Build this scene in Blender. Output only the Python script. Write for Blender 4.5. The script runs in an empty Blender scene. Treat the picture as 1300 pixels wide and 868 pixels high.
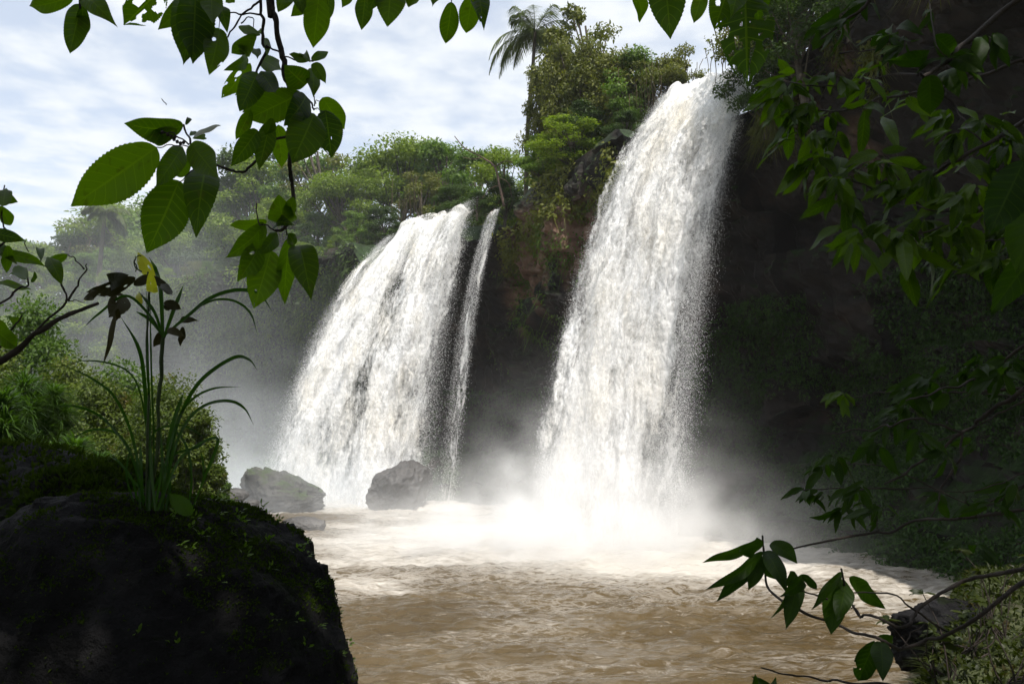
import bpy, math, random
import numpy as np
from mathutils import Vector

random.seed(7)
RNG = np.random.default_rng(7)
S = bpy.context.scene
COL = S.collection
R = math.radians

# ------------------------------------------------------------------ camera
CAM = np.array([0.0, 0.0, 3.0])
PITCH = R(7.6)
F = 1300 * 28.0 / 36.0
cam = bpy.data.cameras.new('camera'); cam.lens = 28.0; cam.sensor_width = 36.0
cam.clip_start = 0.05; cam.clip_end = 3000
co = bpy.data.objects.new('camera', cam); COL.objects.link(co)
co.location = CAM; co.rotation_euler = (math.pi / 2 + PITCH, 0, 0)
S.camera = co

# ------------------------------------------------------------------ sun + sky
SUN_EL, SUN_AZ = R(60), R(156)      # azimuth measured from +Y towards +X
sun_dir = np.array([math.sin(SUN_AZ) * math.cos(SUN_EL), math.cos(SUN_AZ) * math.cos(SUN_EL), math.sin(SUN_EL)])
sl = bpy.data.lights.new('sun', 'SUN'); sl.energy = 4.6; sl.angle = R(0.53); sl.color = (1.0, 0.955, 0.89)
so = bpy.data.objects.new('sun', sl); COL.objects.link(so)
so.rotation_euler = Vector(-sun_dir).to_track_quat('-Z', 'Y').to_euler()
so.location = (0, 0, 60)

W = bpy.data.worlds.new('World'); S.world = W; W.use_nodes = True
nt = W.node_tree; N = nt.nodes; L = nt.links
bg = N['Background']
sky = N.new('ShaderNodeTexSky'); sky.sky_type = 'NISHITA'; sky.sun_disc = False
sky.sun_elevation = SUN_EL; sky.sun_rotation = SUN_AZ
sky.air_density = 1.0; sky.dust_density = 1.2; sky.ozone_density = 1.0
tc = N.new('ShaderNodeTexCoord')
sep = N.new('ShaderNodeSeparateXYZ'); L.new(tc.outputs['Generated'], sep.inputs[0])
# flat cloud layer: project the view direction on a plane overhead
mz = N.new('ShaderNodeMath'); mz.operation = 'MAXIMUM'; mz.inputs[1].default_value = 0.05; L.new(sep.outputs[2], mz.inputs[0])
dx = N.new('ShaderNodeMath'); dx.operation = 'DIVIDE'; L.new(sep.outputs[0], dx.inputs[0]); L.new(mz.outputs[0], dx.inputs[1])
dy = N.new('ShaderNodeMath'); dy.operation = 'DIVIDE'; L.new(sep.outputs[1], dy.inputs[0]); L.new(mz.outputs[0], dy.inputs[1])
cb = N.new('ShaderNodeCombineXYZ'); L.new(dx.outputs[0], cb.inputs[0]); L.new(dy.outputs[0], cb.inputs[1])
n1 = N.new('ShaderNodeTexNoise'); n1.inputs['Scale'].default_value = 5.0; n1.inputs['Detail'].default_value = 7; n1.inputs['Roughness'].default_value = 0.55
n2 = N.new('ShaderNodeTexNoise'); n2.inputs['Scale'].default_value = 0.8; n2.inputs['Detail'].default_value = 2
L.new(cb.outputs[0], n1.inputs['Vector']); L.new(cb.outputs[0], n2.inputs['Vector'])
ad = N.new('ShaderNodeMath'); ad.operation = 'MULTIPLY_ADD'; ad.inputs[1].default_value = 0.55
L.new(n2.outputs[0], ad.inputs[0]); L.new(n1.outputs[0], ad.inputs[2])
cr = N.new('ShaderNodeMapRange'); cr.inputs['From Min'].default_value = 0.56; cr.inputs['From Max'].default_value = 0.96
cr.inputs['To Min'].default_value = 0.50; cr.inputs['To Max'].default_value = 1.0
cr.interpolation_type = 'SMOOTHSTEP'
L.new(ad.outputs[0], cr.inputs['Value'])
mx = N.new('ShaderNodeMix'); mx.data_type = 'RGBA'
mx.inputs['B'].default_value = (4.55, 4.75, 4.95, 1)
L.new(cr.outputs[0], mx.inputs['Factor']); L.new(sky.outputs[0], mx.inputs['A']); L.new(mx.outputs['Result'], bg.inputs['Color'])
bg.inputs['Strength'].default_value = 0.14

S.view_settings.view_transform = 'Standard'; S.view_settings.look = 'None'
S.view_settings.gamma = 1.0; S.view_settings.use_curve_mapping = False
S.view_settings.exposure = 0.60

cy = S.cycles
cy.use_denoising = True
try:
    cy.denoiser = 'OPENIMAGEDENOISE'; cy.denoising_input_passes = 'RGB_ALBEDO_NORMAL'
except Exception: pass
cy.max_bounces = 10; cy.diffuse_bounces = 3; cy.glossy_bounces = 2; cy.transmission_bounces = 4
cy.transparent_max_bounces = 12; cy.volume_bounces = 6
cy.volume_step_rate = 0.7; cy.volume_max_steps = 96
cy.use_adaptive_sampling = True; cy.adaptive_threshold = 0.02
cy.sample_clamp_indirect = 6.0

# ------------------------------------------------------------------ helpers
cth, sth = math.cos(PITCH), math.sin(PITCH)
FW = np.array([0, cth, sth]); UP = np.array([0, -sth, cth]); RT = np.array([1.0, 0, 0])
def ray(px, py): return FW + RT * ((px - 650) / F) + UP * ((434 - py) / F)
def P(px, py, d): return CAM + ray(px, py) * d                      # a pixel at a depth d
def WY(px, py, Y): r = ray(px, py); return CAM + r * (Y / r[1])     # at world distance Y
def XY(px, Y): return WY(px, 569, Y)[0]

def _h(ix, iy, iz, seed):
    with np.errstate(over='ignore'):
        h = ix.astype(np.int64).astype(np.uint64) * np.uint64(374761393) + iy.astype(np.int64).astype(np.uint64) * np.uint64(668265263) \
            + iz.astype(np.int64).astype(np.uint64) * np.uint64(2246822519) + np.uint64(seed * 3266489917 + 17)
        h &= np.uint64(0xffffffff)
        h = ((h ^ (h >> np.uint64(13))) * np.uint64(1274126177)) & np.uint64(0xffffffff)
        h = ((h ^ (h >> np.uint64(15))) * np.uint64(2654435761)) & np.uint64(0xffffffff)
    return (h ^ (h >> np.uint64(16))).astype(np.float64) / 4294967295.0
def vnoise(x, y, z, seed=0):
    x, y, z = np.broadcast_arrays(np.asarray(x, float), np.asarray(y, float), np.asarray(z, float))
    fx, fy, fz = np.floor(x), np.floor(y), np.floor(z)
    tx, ty, tz = x - fx, y - fy, z - fz
    tx, ty, tz = [t * t * t * (t * (t * 6 - 15) + 10) for t in (tx, ty, tz)]
    r = 0
    for a in (0, 1):
        for b in (0, 1):
            for c in (0, 1):
                w = (tx if a else 1 - tx) * (ty if b else 1 - ty) * (tz if c else 1 - tz)
                r = r + w * _h(fx + a, fy + b, fz + c, seed)
    return r                                                         # 0..1
def fbm(x, y, z, o=4, seed=0, g=0.5, ridge=False):
    r, a, t, f = 0, 1.0, 0, 1.0
    for k in range(o):
        v = vnoise(x * f + 13.7 * k, y * f + 7.1 * k, z * f + 3.3 * k, seed + k)
        if ridge: v = 1 - np.abs(2 * v - 1)
        r = r + a * v; t += a; a *= g; f *= 2.03
    return r / t
def smooth(a, b, x):
    t = np.clip((x - a) / (b - a), 0, 1); return t * t * (3 - 2 * t)
def nrm(v): v = np.asarray(v, float); return v / (np.linalg.norm(v, axis=-1, keepdims=True) + 1e-12)

def link(o, parent=None):
    COL.objects.link(o)
    if parent is not None: o.parent = parent
    return o
def tag(o, label=None, cat=None, group=None, kind=None):
    if label: o['label'] = label
    if cat: o['category'] = cat
    if group: o['group'] = group
    if kind: o['kind'] = kind
    return o
def empty(name, loc, label, cat, group=None, rz=0):
    o = bpy.data.objects.new(name, None); link(o); o.location = loc; o.rotation_euler = (0, 0, rz)
    o.empty_display_size = 0.2
    return tag(o, label, cat, group)
def mesh_np(name, V, Fc, mat, parent=None, uv=None, attr=None, smoothf=True, origin=None):
    V = np.asarray(V, np.float32).reshape(-1, 3); Fc = np.asarray(Fc, np.int32)
    if origin is not None: V = V - np.asarray(origin, np.float32)
    k = Fc.shape[1]
    me = bpy.data.meshes.new(name)
    me.vertices.add(len(V)); me.vertices.foreach_set('co', V.ravel())
    me.loops.add(Fc.size); me.loops.foreach_set('vertex_index', Fc.ravel())
    me.polygons.add(len(Fc)); me.polygons.foreach_set('loop_start', np.arange(0, Fc.size, k, dtype=np.int32))
    me.polygons.foreach_set('use_smooth', np.full(len(Fc), smoothf, bool))
    me.update(calc_edges=True)
    if uv is not None:
        l = me.uv_layers.new(name='UVMap'); l.data.foreach_set('uv', np.asarray(uv, np.float32)[Fc.ravel()].ravel())
    if attr is not None:
        for an, av in attr.items():
            a = me.attributes.new(an, 'FLOAT', 'POINT'); a.data.foreach_set('value', np.asarray(av, np.float32))
    me.validate()
    me.materials.append(mat)
    o = bpy.data.objects.new(name, me); link(o, parent)
    if origin is not None and parent is None: o.location = origin
    return o
class Geo:
    def __init__(s): s.V, s.F, s.U, s.A, s.n = [], [], [], [], 0
    def add(s, V, Fc, uv=None, a=None):
        V = np.asarray(V, float).reshape(-1, 3); s.V.append(V); s.F.append(np.asarray(Fc, int) + s.n)
        s.U.append(np.zeros((len(V), 2)) if uv is None else uv)
        s.A.append(np.full(len(V), random.random()) if a is None else (np.full(len(V), a) if np.isscalar(a) else a)); s.n += len(V)
    def build(s, name, mat, parent=None, origin=None, smoothf=True):
        return mesh_np(name, np.vstack(s.V), np.vstack(s.F), mat, parent, np.vstack(s.U), {'var': np.concatenate(s.A)}, smoothf, origin)
def grid_faces(nu, nv):
    i = np.arange(nu * nv).reshape(nv, nu)
    return np.stack([i[:-1, :-1], i[:-1, 1:], i[1:, 1:], i[1:, :-1]], -1).reshape(-1, 4)
def smooth_path(pts, n=6):
    pts = np.asarray(pts, float)
    if len(pts) < 3:
        t = np.linspace(0, 1, n + 1)[:, None]; return pts[0] * (1 - t) + pts[-1] * t
    q = np.vstack([2 * pts[0] - pts[1], pts, 2 * pts[-1] - pts[-2]])
    out = []
    for i in range(1, len(q) - 2):
        for t in np.arange(n) / n:
            a, b, c, d = q[i - 1], q[i], q[i + 1], q[i + 2]
            out.append(0.5 * (2 * b + (c - a) * t + (2 * a - 5 * b + 4 * c - d) * t * t + (3 * b - a - 3 * c + d) * t ** 3))
    out.append(pts[-1]); return np.array(out)
def tube(path, rad, sides=7, jit=0.0):
    path = np.asarray(path, float); n = len(path)
    rad = np.linspace(rad[0], rad[1], n) if not np.isscalar(rad) and len(rad) == 2 else np.broadcast_to(rad, n)
    T = nrm(np.gradient(path, axis=0))
    up = np.array([0.31, 0.22, 0.92]); A = nrm(np.cross(T, up)); B = np.cross(T, A)
    th = np.linspace(0, 2 * np.pi, sides, endpoint=False)
    rr = rad[:, None] * (1 + jit * (RNG.random((n, sides)) - .5))
    V = path[:, None] + rr[..., None] * (A[:, None] * np.cos(th)[None, :, None] + B[:, None] * np.sin(th)[None, :, None])
    i = np.arange(n * sides).reshape(n, sides); j = np.roll(i, -1, 1)
    Fc = np.stack([i[:-1], j[:-1], j[1:], i[1:]], -1).reshape(-1, 4)
    uv = np.stack(np.broadcast_arrays((np.arange(sides) / sides)[None], np.linspace(0, 1, n)[:, None]), -1).reshape(-1, 2)
    return V.reshape(-1, 3), Fc, uv
def cards(C, D, Nn, ln, wd, fold=0.25):
    """many small leaves: each two quads folded along the midrib (7 points)"""
    n = len(C); D = nrm(D); Sd = nrm(np.cross(D, Nn)); Nn = np.cross(Sd, D)
    ln = np.broadcast_to(ln, n)[:, None]; wd = np.broadcast_to(wd, n)[:, None]
    droop = -0.18 * ln * Nn
    pts = [C, C + D * ln * .35 + Sd * wd * .5 + Nn * wd * fold, C + D * ln * .45 + Nn * ln * .04, C + D * ln * .35 - Sd * wd * .5 + Nn * wd * fold,
           C + D * ln * .72 + Sd * wd * .33 + Nn * wd * fold * .4 + droop * .4, C + D * ln + droop, C + D * ln * .72 - Sd * wd * .33 + Nn * wd * fold * .4 + droop * .4]
    V = np.stack(pts, 1).reshape(-1, 3); b = (np.arange(n) * 7)[:, None]
    q = np.array([[0, 1, 2, 3], [1, 4, 5, 2], [2, 5, 6, 3]])
    Fc = (b[:, :, None] + q[None]).reshape(-1, 4)
    uv = np.tile(np.array([[.5, 0], [0, .35], [.5, .45], [1, .35], [.15, .72], [.5, 1], [.85, .72]]), (n, 1))
    a = np.repeat(RNG.random(n), 7)
    return V, Fc, uv, a
def blades(C, D, ln, wd, bend, seg=5):
    """many grass / strap blades from points C, leaning along D and bending over"""
    n = len(C); D = nrm(D); h = D * np.array([1, 1, 0]); h = nrm(h + 1e-4)
    Sd = nrm(np.cross(D, np.array([0, 0, 1.0]) + h * .01)); ln = np.broadcast_to(ln, n)[:, None]; wd = np.broadcast_to(wd, n)[:, None]
    bend = np.broadcast_to(bend, n)[:, None]
    rows = []
    for k in range(seg + 1):
        t = k / seg
        p = C + D * ln * t + (h * 0.45 - np.array([0, 0, 0.75])) * ln * bend * t * t
        w = wd * (0.75 + 0.6 * t - 1.33 * t * t) * .5 if k < seg else wd * .02
        rows += [p - Sd * w, p + Sd * w]
    V = np.stack(rows, 1).reshape(-1, 3); m = 2 * (seg + 1); b = (np.arange(n) * m)[:, None]
    q = np.array([[2 * k, 2 * k + 1, 2 * k + 3, 2 * k + 2] for k in range(seg)])
    Fc = (b[:, :, None] + q[None]).reshape(-1, 4)
    uv = np.tile(np.array([[s, k / seg] for k in range(seg + 1) for s in (0.2, .8)]), (n, 1))
    return V, Fc, uv, np.repeat(RNG.random(n), m)
def leaf(g, base, tip, width, facing=None, roll=0.0, bow=0.12, fold=0.18, sag=0.0, nl=18, nw=8, serr=0.05, holes=0.0, hseed=0, shape=1.0, var=None):
    """one large serrated leaf from base to tip; facing = direction its face looks"""
    base, tip = np.asarray(base, float), np.asarray(tip, float)
    D = tip - base; ln = np.linalg.norm(D); D = D / ln
    f = nrm(CAM - base) if facing is None else nrm(facing)
    Sd = nrm(np.cross(D, f)); Nn = np.cross(Sd, D)
    c, s_ = math.cos(roll), math.sin(roll)
    Sd, Nn = Sd * c + Nn * s_, Nn * c - Sd * s_
    t = np.linspace(0, 1, nl + 1); u = np.linspace(-1, 1, 2 * nw + 1)
    tt_ = t ** (.88 * shape); w = np.maximum(4 * tt_ * (1 - tt_), 0) ** .66 * (1 - .38 * t ** 4)
    w = np.maximum(w * (1 - .6 * t ** 9), 0.012)
    w = w / w.max() * width / 2
    tooth = 1 + serr * np.where(np.arange(nl + 1) % 2, 1, -1) * (t > .08) * (t < .97)
    wav = 0.03 * ln * np.sin(t * 9 + hseed)[:, None] * np.abs(u)[None] ** 2
    edge = np.abs(u) ** 8
    ww = w[:, None] * (1 + (tooth[:, None] - 1) * edge[None])
    arch = bow * ln * (4 * t * (1 - t)) - sag * ln * t ** 2
    V = base + D * (t * ln)[:, None, None] + Sd * (u[None] * ww)[..., None] \
        + Nn * (arch[:, None] + fold * np.abs(u)[None] * ww + wav - 0.1 * fold * ww * np.abs(u) ** 3)[..., None] \
        + D * (0.12 * width * np.abs(u)[None] * edge[None] * (t > .1)[:, None])[..., None] * 0.3
    # lateral veins quilt the blade
    vein = np.sin((t[:, None] * 9 - np.abs(u)[None] * 1.3) * 2 * np.pi)
    V = V + Nn * (0.004 * ln * vein * np.sin(np.pi * np.abs(u))[None] * (w / w.max())[:, None])[..., None]
    Fc = grid_faces(2 * nw + 1, nl + 1)
    uv = np.stack(np.broadcast_arrays((u[None] + 1) / 2, t[:, None]), -1).reshape(-1, 2)
    if holes > 0:
        q = uv[Fc].mean(1)
        h = fbm(q[:, 0] * 4.5 + hseed * 9, q[:, 1] * 6.5, 0.5, 2, hseed)
        mid = np.abs(q[:, 0] - .5) < 0.06
        Fc = Fc[(h < np.quantile(h, 1 - holes)) | mid]
    g.add(V.reshape(-1, 3), Fc, uv, var)

# ------------------------------------------------------------------ materials
def mat_base(name):
    m = bpy.data.materials.new(name); m.use_nodes = True; t = m.node_tree
    return m, t, t.nodes, t.links, t.nodes['Principled BSDF'], t.nodes['Material Output']
def nn(N_, typ, **k):
    n = N_.new(typ)
    for a, b in k.items():
        if a in n.inputs: n.inputs[a].default_value = b
        else: setattr(n, a, b)
    return n
def ramp(N_, stops):
    r = N_.new('ShaderNodeValToRGB'); e = r.color_ramp.elements
    while len(e) < len(stops): e.new(0.5)
    for x, (p, c) in zip(e, stops): x.position = p; x.color = (*c, 1)
    return r
def math_n(N_, L_, op, a, b=None, c=None):
    n = N_.new('ShaderNodeMath'); n.operation = op
    for i, v in enumerate((a, b, c)):
        if v is None: continue
        if isinstance(v, (int, float)): n.inputs[i].default_value = v
        else: L_.new(v, n.inputs[i])
    return n.outputs[0]

def mat_leaf(name, dark, light, trans, tmix=0.4, rough=0.45, veins=False, blot=None, spec=0.22):
    m, t, N_, L_, b, out = mat_base(name)
    at = nn(N_, 'ShaderNodeAttribute', attribute_name='var')
    oi = N_.new('ShaderNodeObjectInfo')
    s = math_n(N_, L_, 'MULTIPLY_ADD', oi.outputs['Random'], 0.35, math_n(N_, L_, 'MULTIPLY', at.outputs['Fac'], 0.65))
    r = ramp(N_, [(0.0, dark), (1.0, light)]); L_.new(s, r.inputs[0]); col = r.outputs[0]
    tc_ = N_.new('ShaderNodeTexCoord')
    if blot:
        no = nn(N_, 'ShaderNodeTexNoise', Scale=blot[1], Detail=3.0); L_.new(tc_.outputs['Object'], no.inputs['Vector'])
        rr = nn(N_, 'ShaderNodeMapRange'); rr.inputs['From Min'].default_value = .6; rr.inputs['From Max'].default_value = .72
        L_.new(no.outputs[0], rr.inputs['Value'])
        mb = N_.new('ShaderNodeMix'); mb.data_type = 'RGBA'; L_.new(rr.outputs[0], mb.inputs['Factor']); L_.new(col, mb.inputs['A'])
        mb.inputs['B'].default_value = (*blot[0], 1); col = mb.outputs['Result']
    if veins:
        uvn = N_.new('ShaderNodeUVMap'); sp = N_.new('ShaderNodeSeparateXYZ'); L_.new(uvn.outputs[0], sp.inputs[0])
        au = math_n(N_, L_, 'ABSOLUTE', math_n(N_, L_, 'SUBTRACT', sp.outputs[0], 0.5))
        ph = math_n(N_, L_, 'FRACT', math_n(N_, L_, 'SUBTRACT', math_n(N_, L_, 'MULTIPLY', sp.outputs[1], 9.0), math_n(N_, L_, 'MULTIPLY', au, 2.6)))
        v1 = math_n(N_, L_, 'LESS_THAN', math_n(N_, L_, 'ABSOLUTE', math_n(N_, L_, 'SUBTRACT', ph, .5)), 0.045)
        v2 = math_n(N_, L_, 'LESS_THAN', au, 0.022)
        vv = math_n(N_, L_, 'MULTIPLY', math_n(N_, L_, 'MAXIMUM', v1, v2), 0.45)
        mv = N_.new('ShaderNodeMix'); mv.data_type = 'RGBA'; L_.new(vv, mv.inputs['Factor']); L_.new(col, mv.inputs['A'])
        mv.inputs['B'].default_value = (light[0] * 1.5, light[1] * 1.35, light[2] * 1.3, 1); col = mv.outputs['Result']
    L_.new(col, b.inputs['Base Color']); b.inputs['Roughness'].default_value = rough
    b.inputs['Specular IOR Level'].default_value = spec
    tr = N_.new('ShaderNodeBsdfTranslucent')
    tm = N_.new('ShaderNodeMix'); tm.data_type = 'RGBA'; tm.blend_type = 'MULTIPLY'; tm.inputs['Factor'].default_value = 1.0
    L_.new(col, tm.inputs['A']); tm.inputs['B'].default_value = (*[x for x in trans], 1)
    L_.new(tm.outputs['Result'], tr.inputs['Color'])
    ms = N_.new('ShaderNodeMixShader'); ms.inputs[0].default_value = tmix
    L_.new(b.outputs[0], ms.inputs[1]); L_.new(tr.outputs[0], ms.inputs[2]); L_.new(ms.outputs[0], out.inputs[0])
    return m
def mat_rough(name, c1, c2, scale=4, rough=0.85, bump=0.5, c3=None, moss=None, moss_lo=.5, moss_hi=.7, detail=8, stretch=(1, 1, 1), spec=.3, bscale=None):
    m, t, N_, L_, b, out = mat_base(name)
    tc_ = N_.new('ShaderNodeTexCoord'); mp = N_.new('ShaderNodeMapping'); mp.inputs['Scale'].default_value = stretch
    L_.new(tc_.outputs['Object'], mp.inputs[0])
    no = nn(N_, 'ShaderNodeTexNoise', Scale=scale, Detail=float(detail), Roughness=.62); L_.new(mp.outputs[0], no.inputs['Vector'])
    st = [(0.3, c1), (0.7, c2)] if c3 is None else [(0.25, c1), (0.54, c2), (0.80, c3)]
    r = ramp(N_, st); L_.new(no.outputs[0], r.inputs[0]); col = r.outputs[0]
    if name == 'basalt':                                  # reddish rock, painted brighter where sun strikes the cliff
        ra = nn(N_, 'ShaderNodeAttribute', attribute_name='sunlit_red_rock')
        rn = nn(N_, 'ShaderNodeTexNoise', Scale=1.4, Detail=8.0, Roughness=.7); L_.new(mp.outputs[0], rn.inputs['Vector'])
        rr_ = ramp(N_, [(.3, (.045, .026, .019)), (.52, (.20, .115, .078)), (.72, (.32, .23, .18))]); L_.new(rn.outputs[0], rr_.inputs[0])
        rm = N_.new('ShaderNodeMix'); rm.data_type = 'RGBA'; L_.new(ra.outputs['Fac'], rm.inputs['Factor']); L_.new(col, rm.inputs['A']); L_.new(rr_.outputs[0], rm.inputs['B']); col = rm.outputs['Result']
    if moss:
        ge = N_.new('ShaderNodeNewGeometry'); sp = N_.new('ShaderNodeSeparateXYZ'); L_.new(ge.outputs['Normal'], sp.inputs[0])
        n2_ = nn(N_, 'ShaderNodeTexNoise', Scale=scale * .6, Detail=5.0); L_.new(tc_.outputs['Object'], n2_.inputs['Vector'])
        k = math_n(N_, L_, 'MULTIPLY_ADD', sp.outputs[2], 0.35, n2_.outputs[0])
        mr = nn(N_, 'ShaderNodeMapRange'); mr.inputs['From Min'].default_value = moss_lo; mr.inputs['From Max'].default_value = moss_hi
        L_.new(k, mr.inputs['Value'])
        mm = N_.new('ShaderNodeMix'); mm.data_type = 'RGBA'; L_.new(mr.outputs[0], mm.inputs['Factor']); L_.new(col, mm.inputs['A'])
        n3 = nn(N_, 'ShaderNodeTexNoise', Scale=scale * 9, Detail=3.0); L_.new(tc_.outputs['Object'], n3.inputs['Vector'])
        r3 = ramp(N_, [(0.3, tuple(x * .5 for x in moss)), (0.7, tuple(x * 1.3 for x in moss))]); L_.new(n3.outputs[0], r3.inputs[0])
        L_.new(r3.outputs[0], mm.inputs['B']); col = mm.outputs['Result']
    L_.new(col, b.inputs['Base Color']); b.inputs['Roughness'].default_value = rough; b.inputs['Specular IOR Level'].default_value = spec
    bn = nn(N_, 'ShaderNodeTexNoise', Scale=bscale or scale * 5, Detail=8.0, Roughness=.65); L_.new(mp.outputs[0], bn.inputs['Vector'])
    bu = N_.new('ShaderNodeBump'); bu.inputs['Strength'].default_value = bump; bu.inputs['Distance'].default_value = 0.05
    L_.new(bn.outputs[0], bu.inputs['Height']); L_.new(bu.outputs[0], b.inputs['Normal'])
    return m

M = {}
M['hang'] = mat_leaf('hanging_leaf', (.014, .036, .002), (.075, .125, .007), (1.9, 2.3, .3), .55, .5, True, ((.05, .07, .01), 60))
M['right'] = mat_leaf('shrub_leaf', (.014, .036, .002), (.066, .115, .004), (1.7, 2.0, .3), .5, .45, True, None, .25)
M['right_shaded'] = mat_leaf('shaded_shrub_leaf', (.011, .027, .002), (.026, .052, .004), (1.6, 2.0, .3), .45, .5, True, None, .15)  # darker copy of the shrub leaf, shade painted into its colour
M['strap'] = mat_leaf('strap_leaf', (.014, .040, .005), (.030, .070, .008), (1.4, 1.9, .5), .35, .38)
M['yellow'] = mat_leaf('yellow_leaf', (.35, .38, .03), (.45, .45, .04), (1.2, 1.2, .6), .5, .5)
M['dry'] = mat_leaf('dry_leaf', (.016, .017, .006), (.045, .040, .013), (1, 1, .6), .25, .7)
M['grass'] = mat_leaf('grass', (.018, .045, .007), (.055, .105, .014), (1.4, 1.6, .5), .4, .5)
M['bush'] = mat_leaf('bush_leaf', (.022, .042, .004), (.092, .122, .012), (1.4, 1.6, .5), .35, .5, blot=((.12, .07, .025), .9))
M['bank'] = mat_leaf('bank_leaf', (.009, .016, .0015), (.036, .046, .004), (1.4, 1.6, .4), .35, .5, blot=((.05, .03, .01), 3.0))
M['bushg'] = mat_leaf('green_bush_leaf', (.024, .056, .006), (.085, .140, .016), (1.4, 1.7, .5), .38, .5)
M['treeA'] = mat_leaf('broadleaf', (.036, .078, .012), (.130, .195, .030), (1.4, 1.7, .5), .35, .5)
M['treeB'] = mat_leaf('olive_leaf', (.050, .068, .012), (.150, .155, .030), (1.4, 1.5, .5), .35, .5)
M['treeC'] = mat_leaf('yellowgreen_leaf', (.066, .110, .012), (.185, .240, .030), (1.4, 1.6, .4), .4, .5)
M['treeD'] = mat_leaf('dark_leaf', (.020, .040, .009), (.060, .095, .018), (1.3, 1.6, .5), .3, .5)
M['palm'] = mat_leaf('palm_frond', (.045, .065, .016), (.11, .135, .036), (1.3, 1.5, .5), .3, .45)
M['vine'] = mat_leaf('dry_vine', (.07, .055, .03), (.14, .11, .06), (1, 1, .8), .3, .8)
M['moss'] = mat_leaf('moss', (.010, .020, .002), (.040, .062, .005), (1.3, 1.5, .4), .35, .8, spec=.05)
M['shade'] = mat_leaf('slope_plant', (.018, .045, .008), (.045, .095, .014), (1.3, 1.6, .5), .3, .6)
M['bark'] = mat_rough('bark', (.035, .028, .02), (.12, .10, .075), 3, .9, .6, stretch=(6, 6, 1))
M['twig'] = mat_rough('twig', (.016, .012, .010), (.045, .032, .024), 30, .75, .5)
M['dead'] = mat_rough('dead_wood', (.06, .04, .03), (.16, .11, .08), 6, .9, .5)
M['stalk'] = mat_rough('green_stalk', (.02, .035, .01), (.04, .06, .016), 20, .6, .3)
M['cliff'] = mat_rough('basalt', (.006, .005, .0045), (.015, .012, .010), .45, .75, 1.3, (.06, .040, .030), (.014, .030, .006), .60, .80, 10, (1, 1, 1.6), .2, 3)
M['rockm'] = mat_rough('river_rock', (.022, .020, .019), (.052, .048, .045), 2.2, .55, 1.0, (.10, .095, .09), None, .5, .7, 9, spec=.5)
M['rockmoss'] = mat_rough('mossy_river_rock', (.024, .023, .021), (.055, .052, .046), 2.0, .75, 1.0, (.09, .085, .078), (.035, .055, .012), .68, .85, 9)
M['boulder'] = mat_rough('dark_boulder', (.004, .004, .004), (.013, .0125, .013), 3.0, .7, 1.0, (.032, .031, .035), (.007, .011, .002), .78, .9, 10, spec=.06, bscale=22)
M['ledge'] = mat_rough('pale_ledge', (.010, .010, .010), (.030, .030, .032), 4.0, .85, 1.0, (.075, .075, .08), (.014, .022, .004), .85, .97, 10, spec=.25, bscale=26)
M['soil'] = mat_rough('soil', (.03, .026, .014), (.05, .06, .02), .8, .95, .6, (.06, .09, .022))

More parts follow.
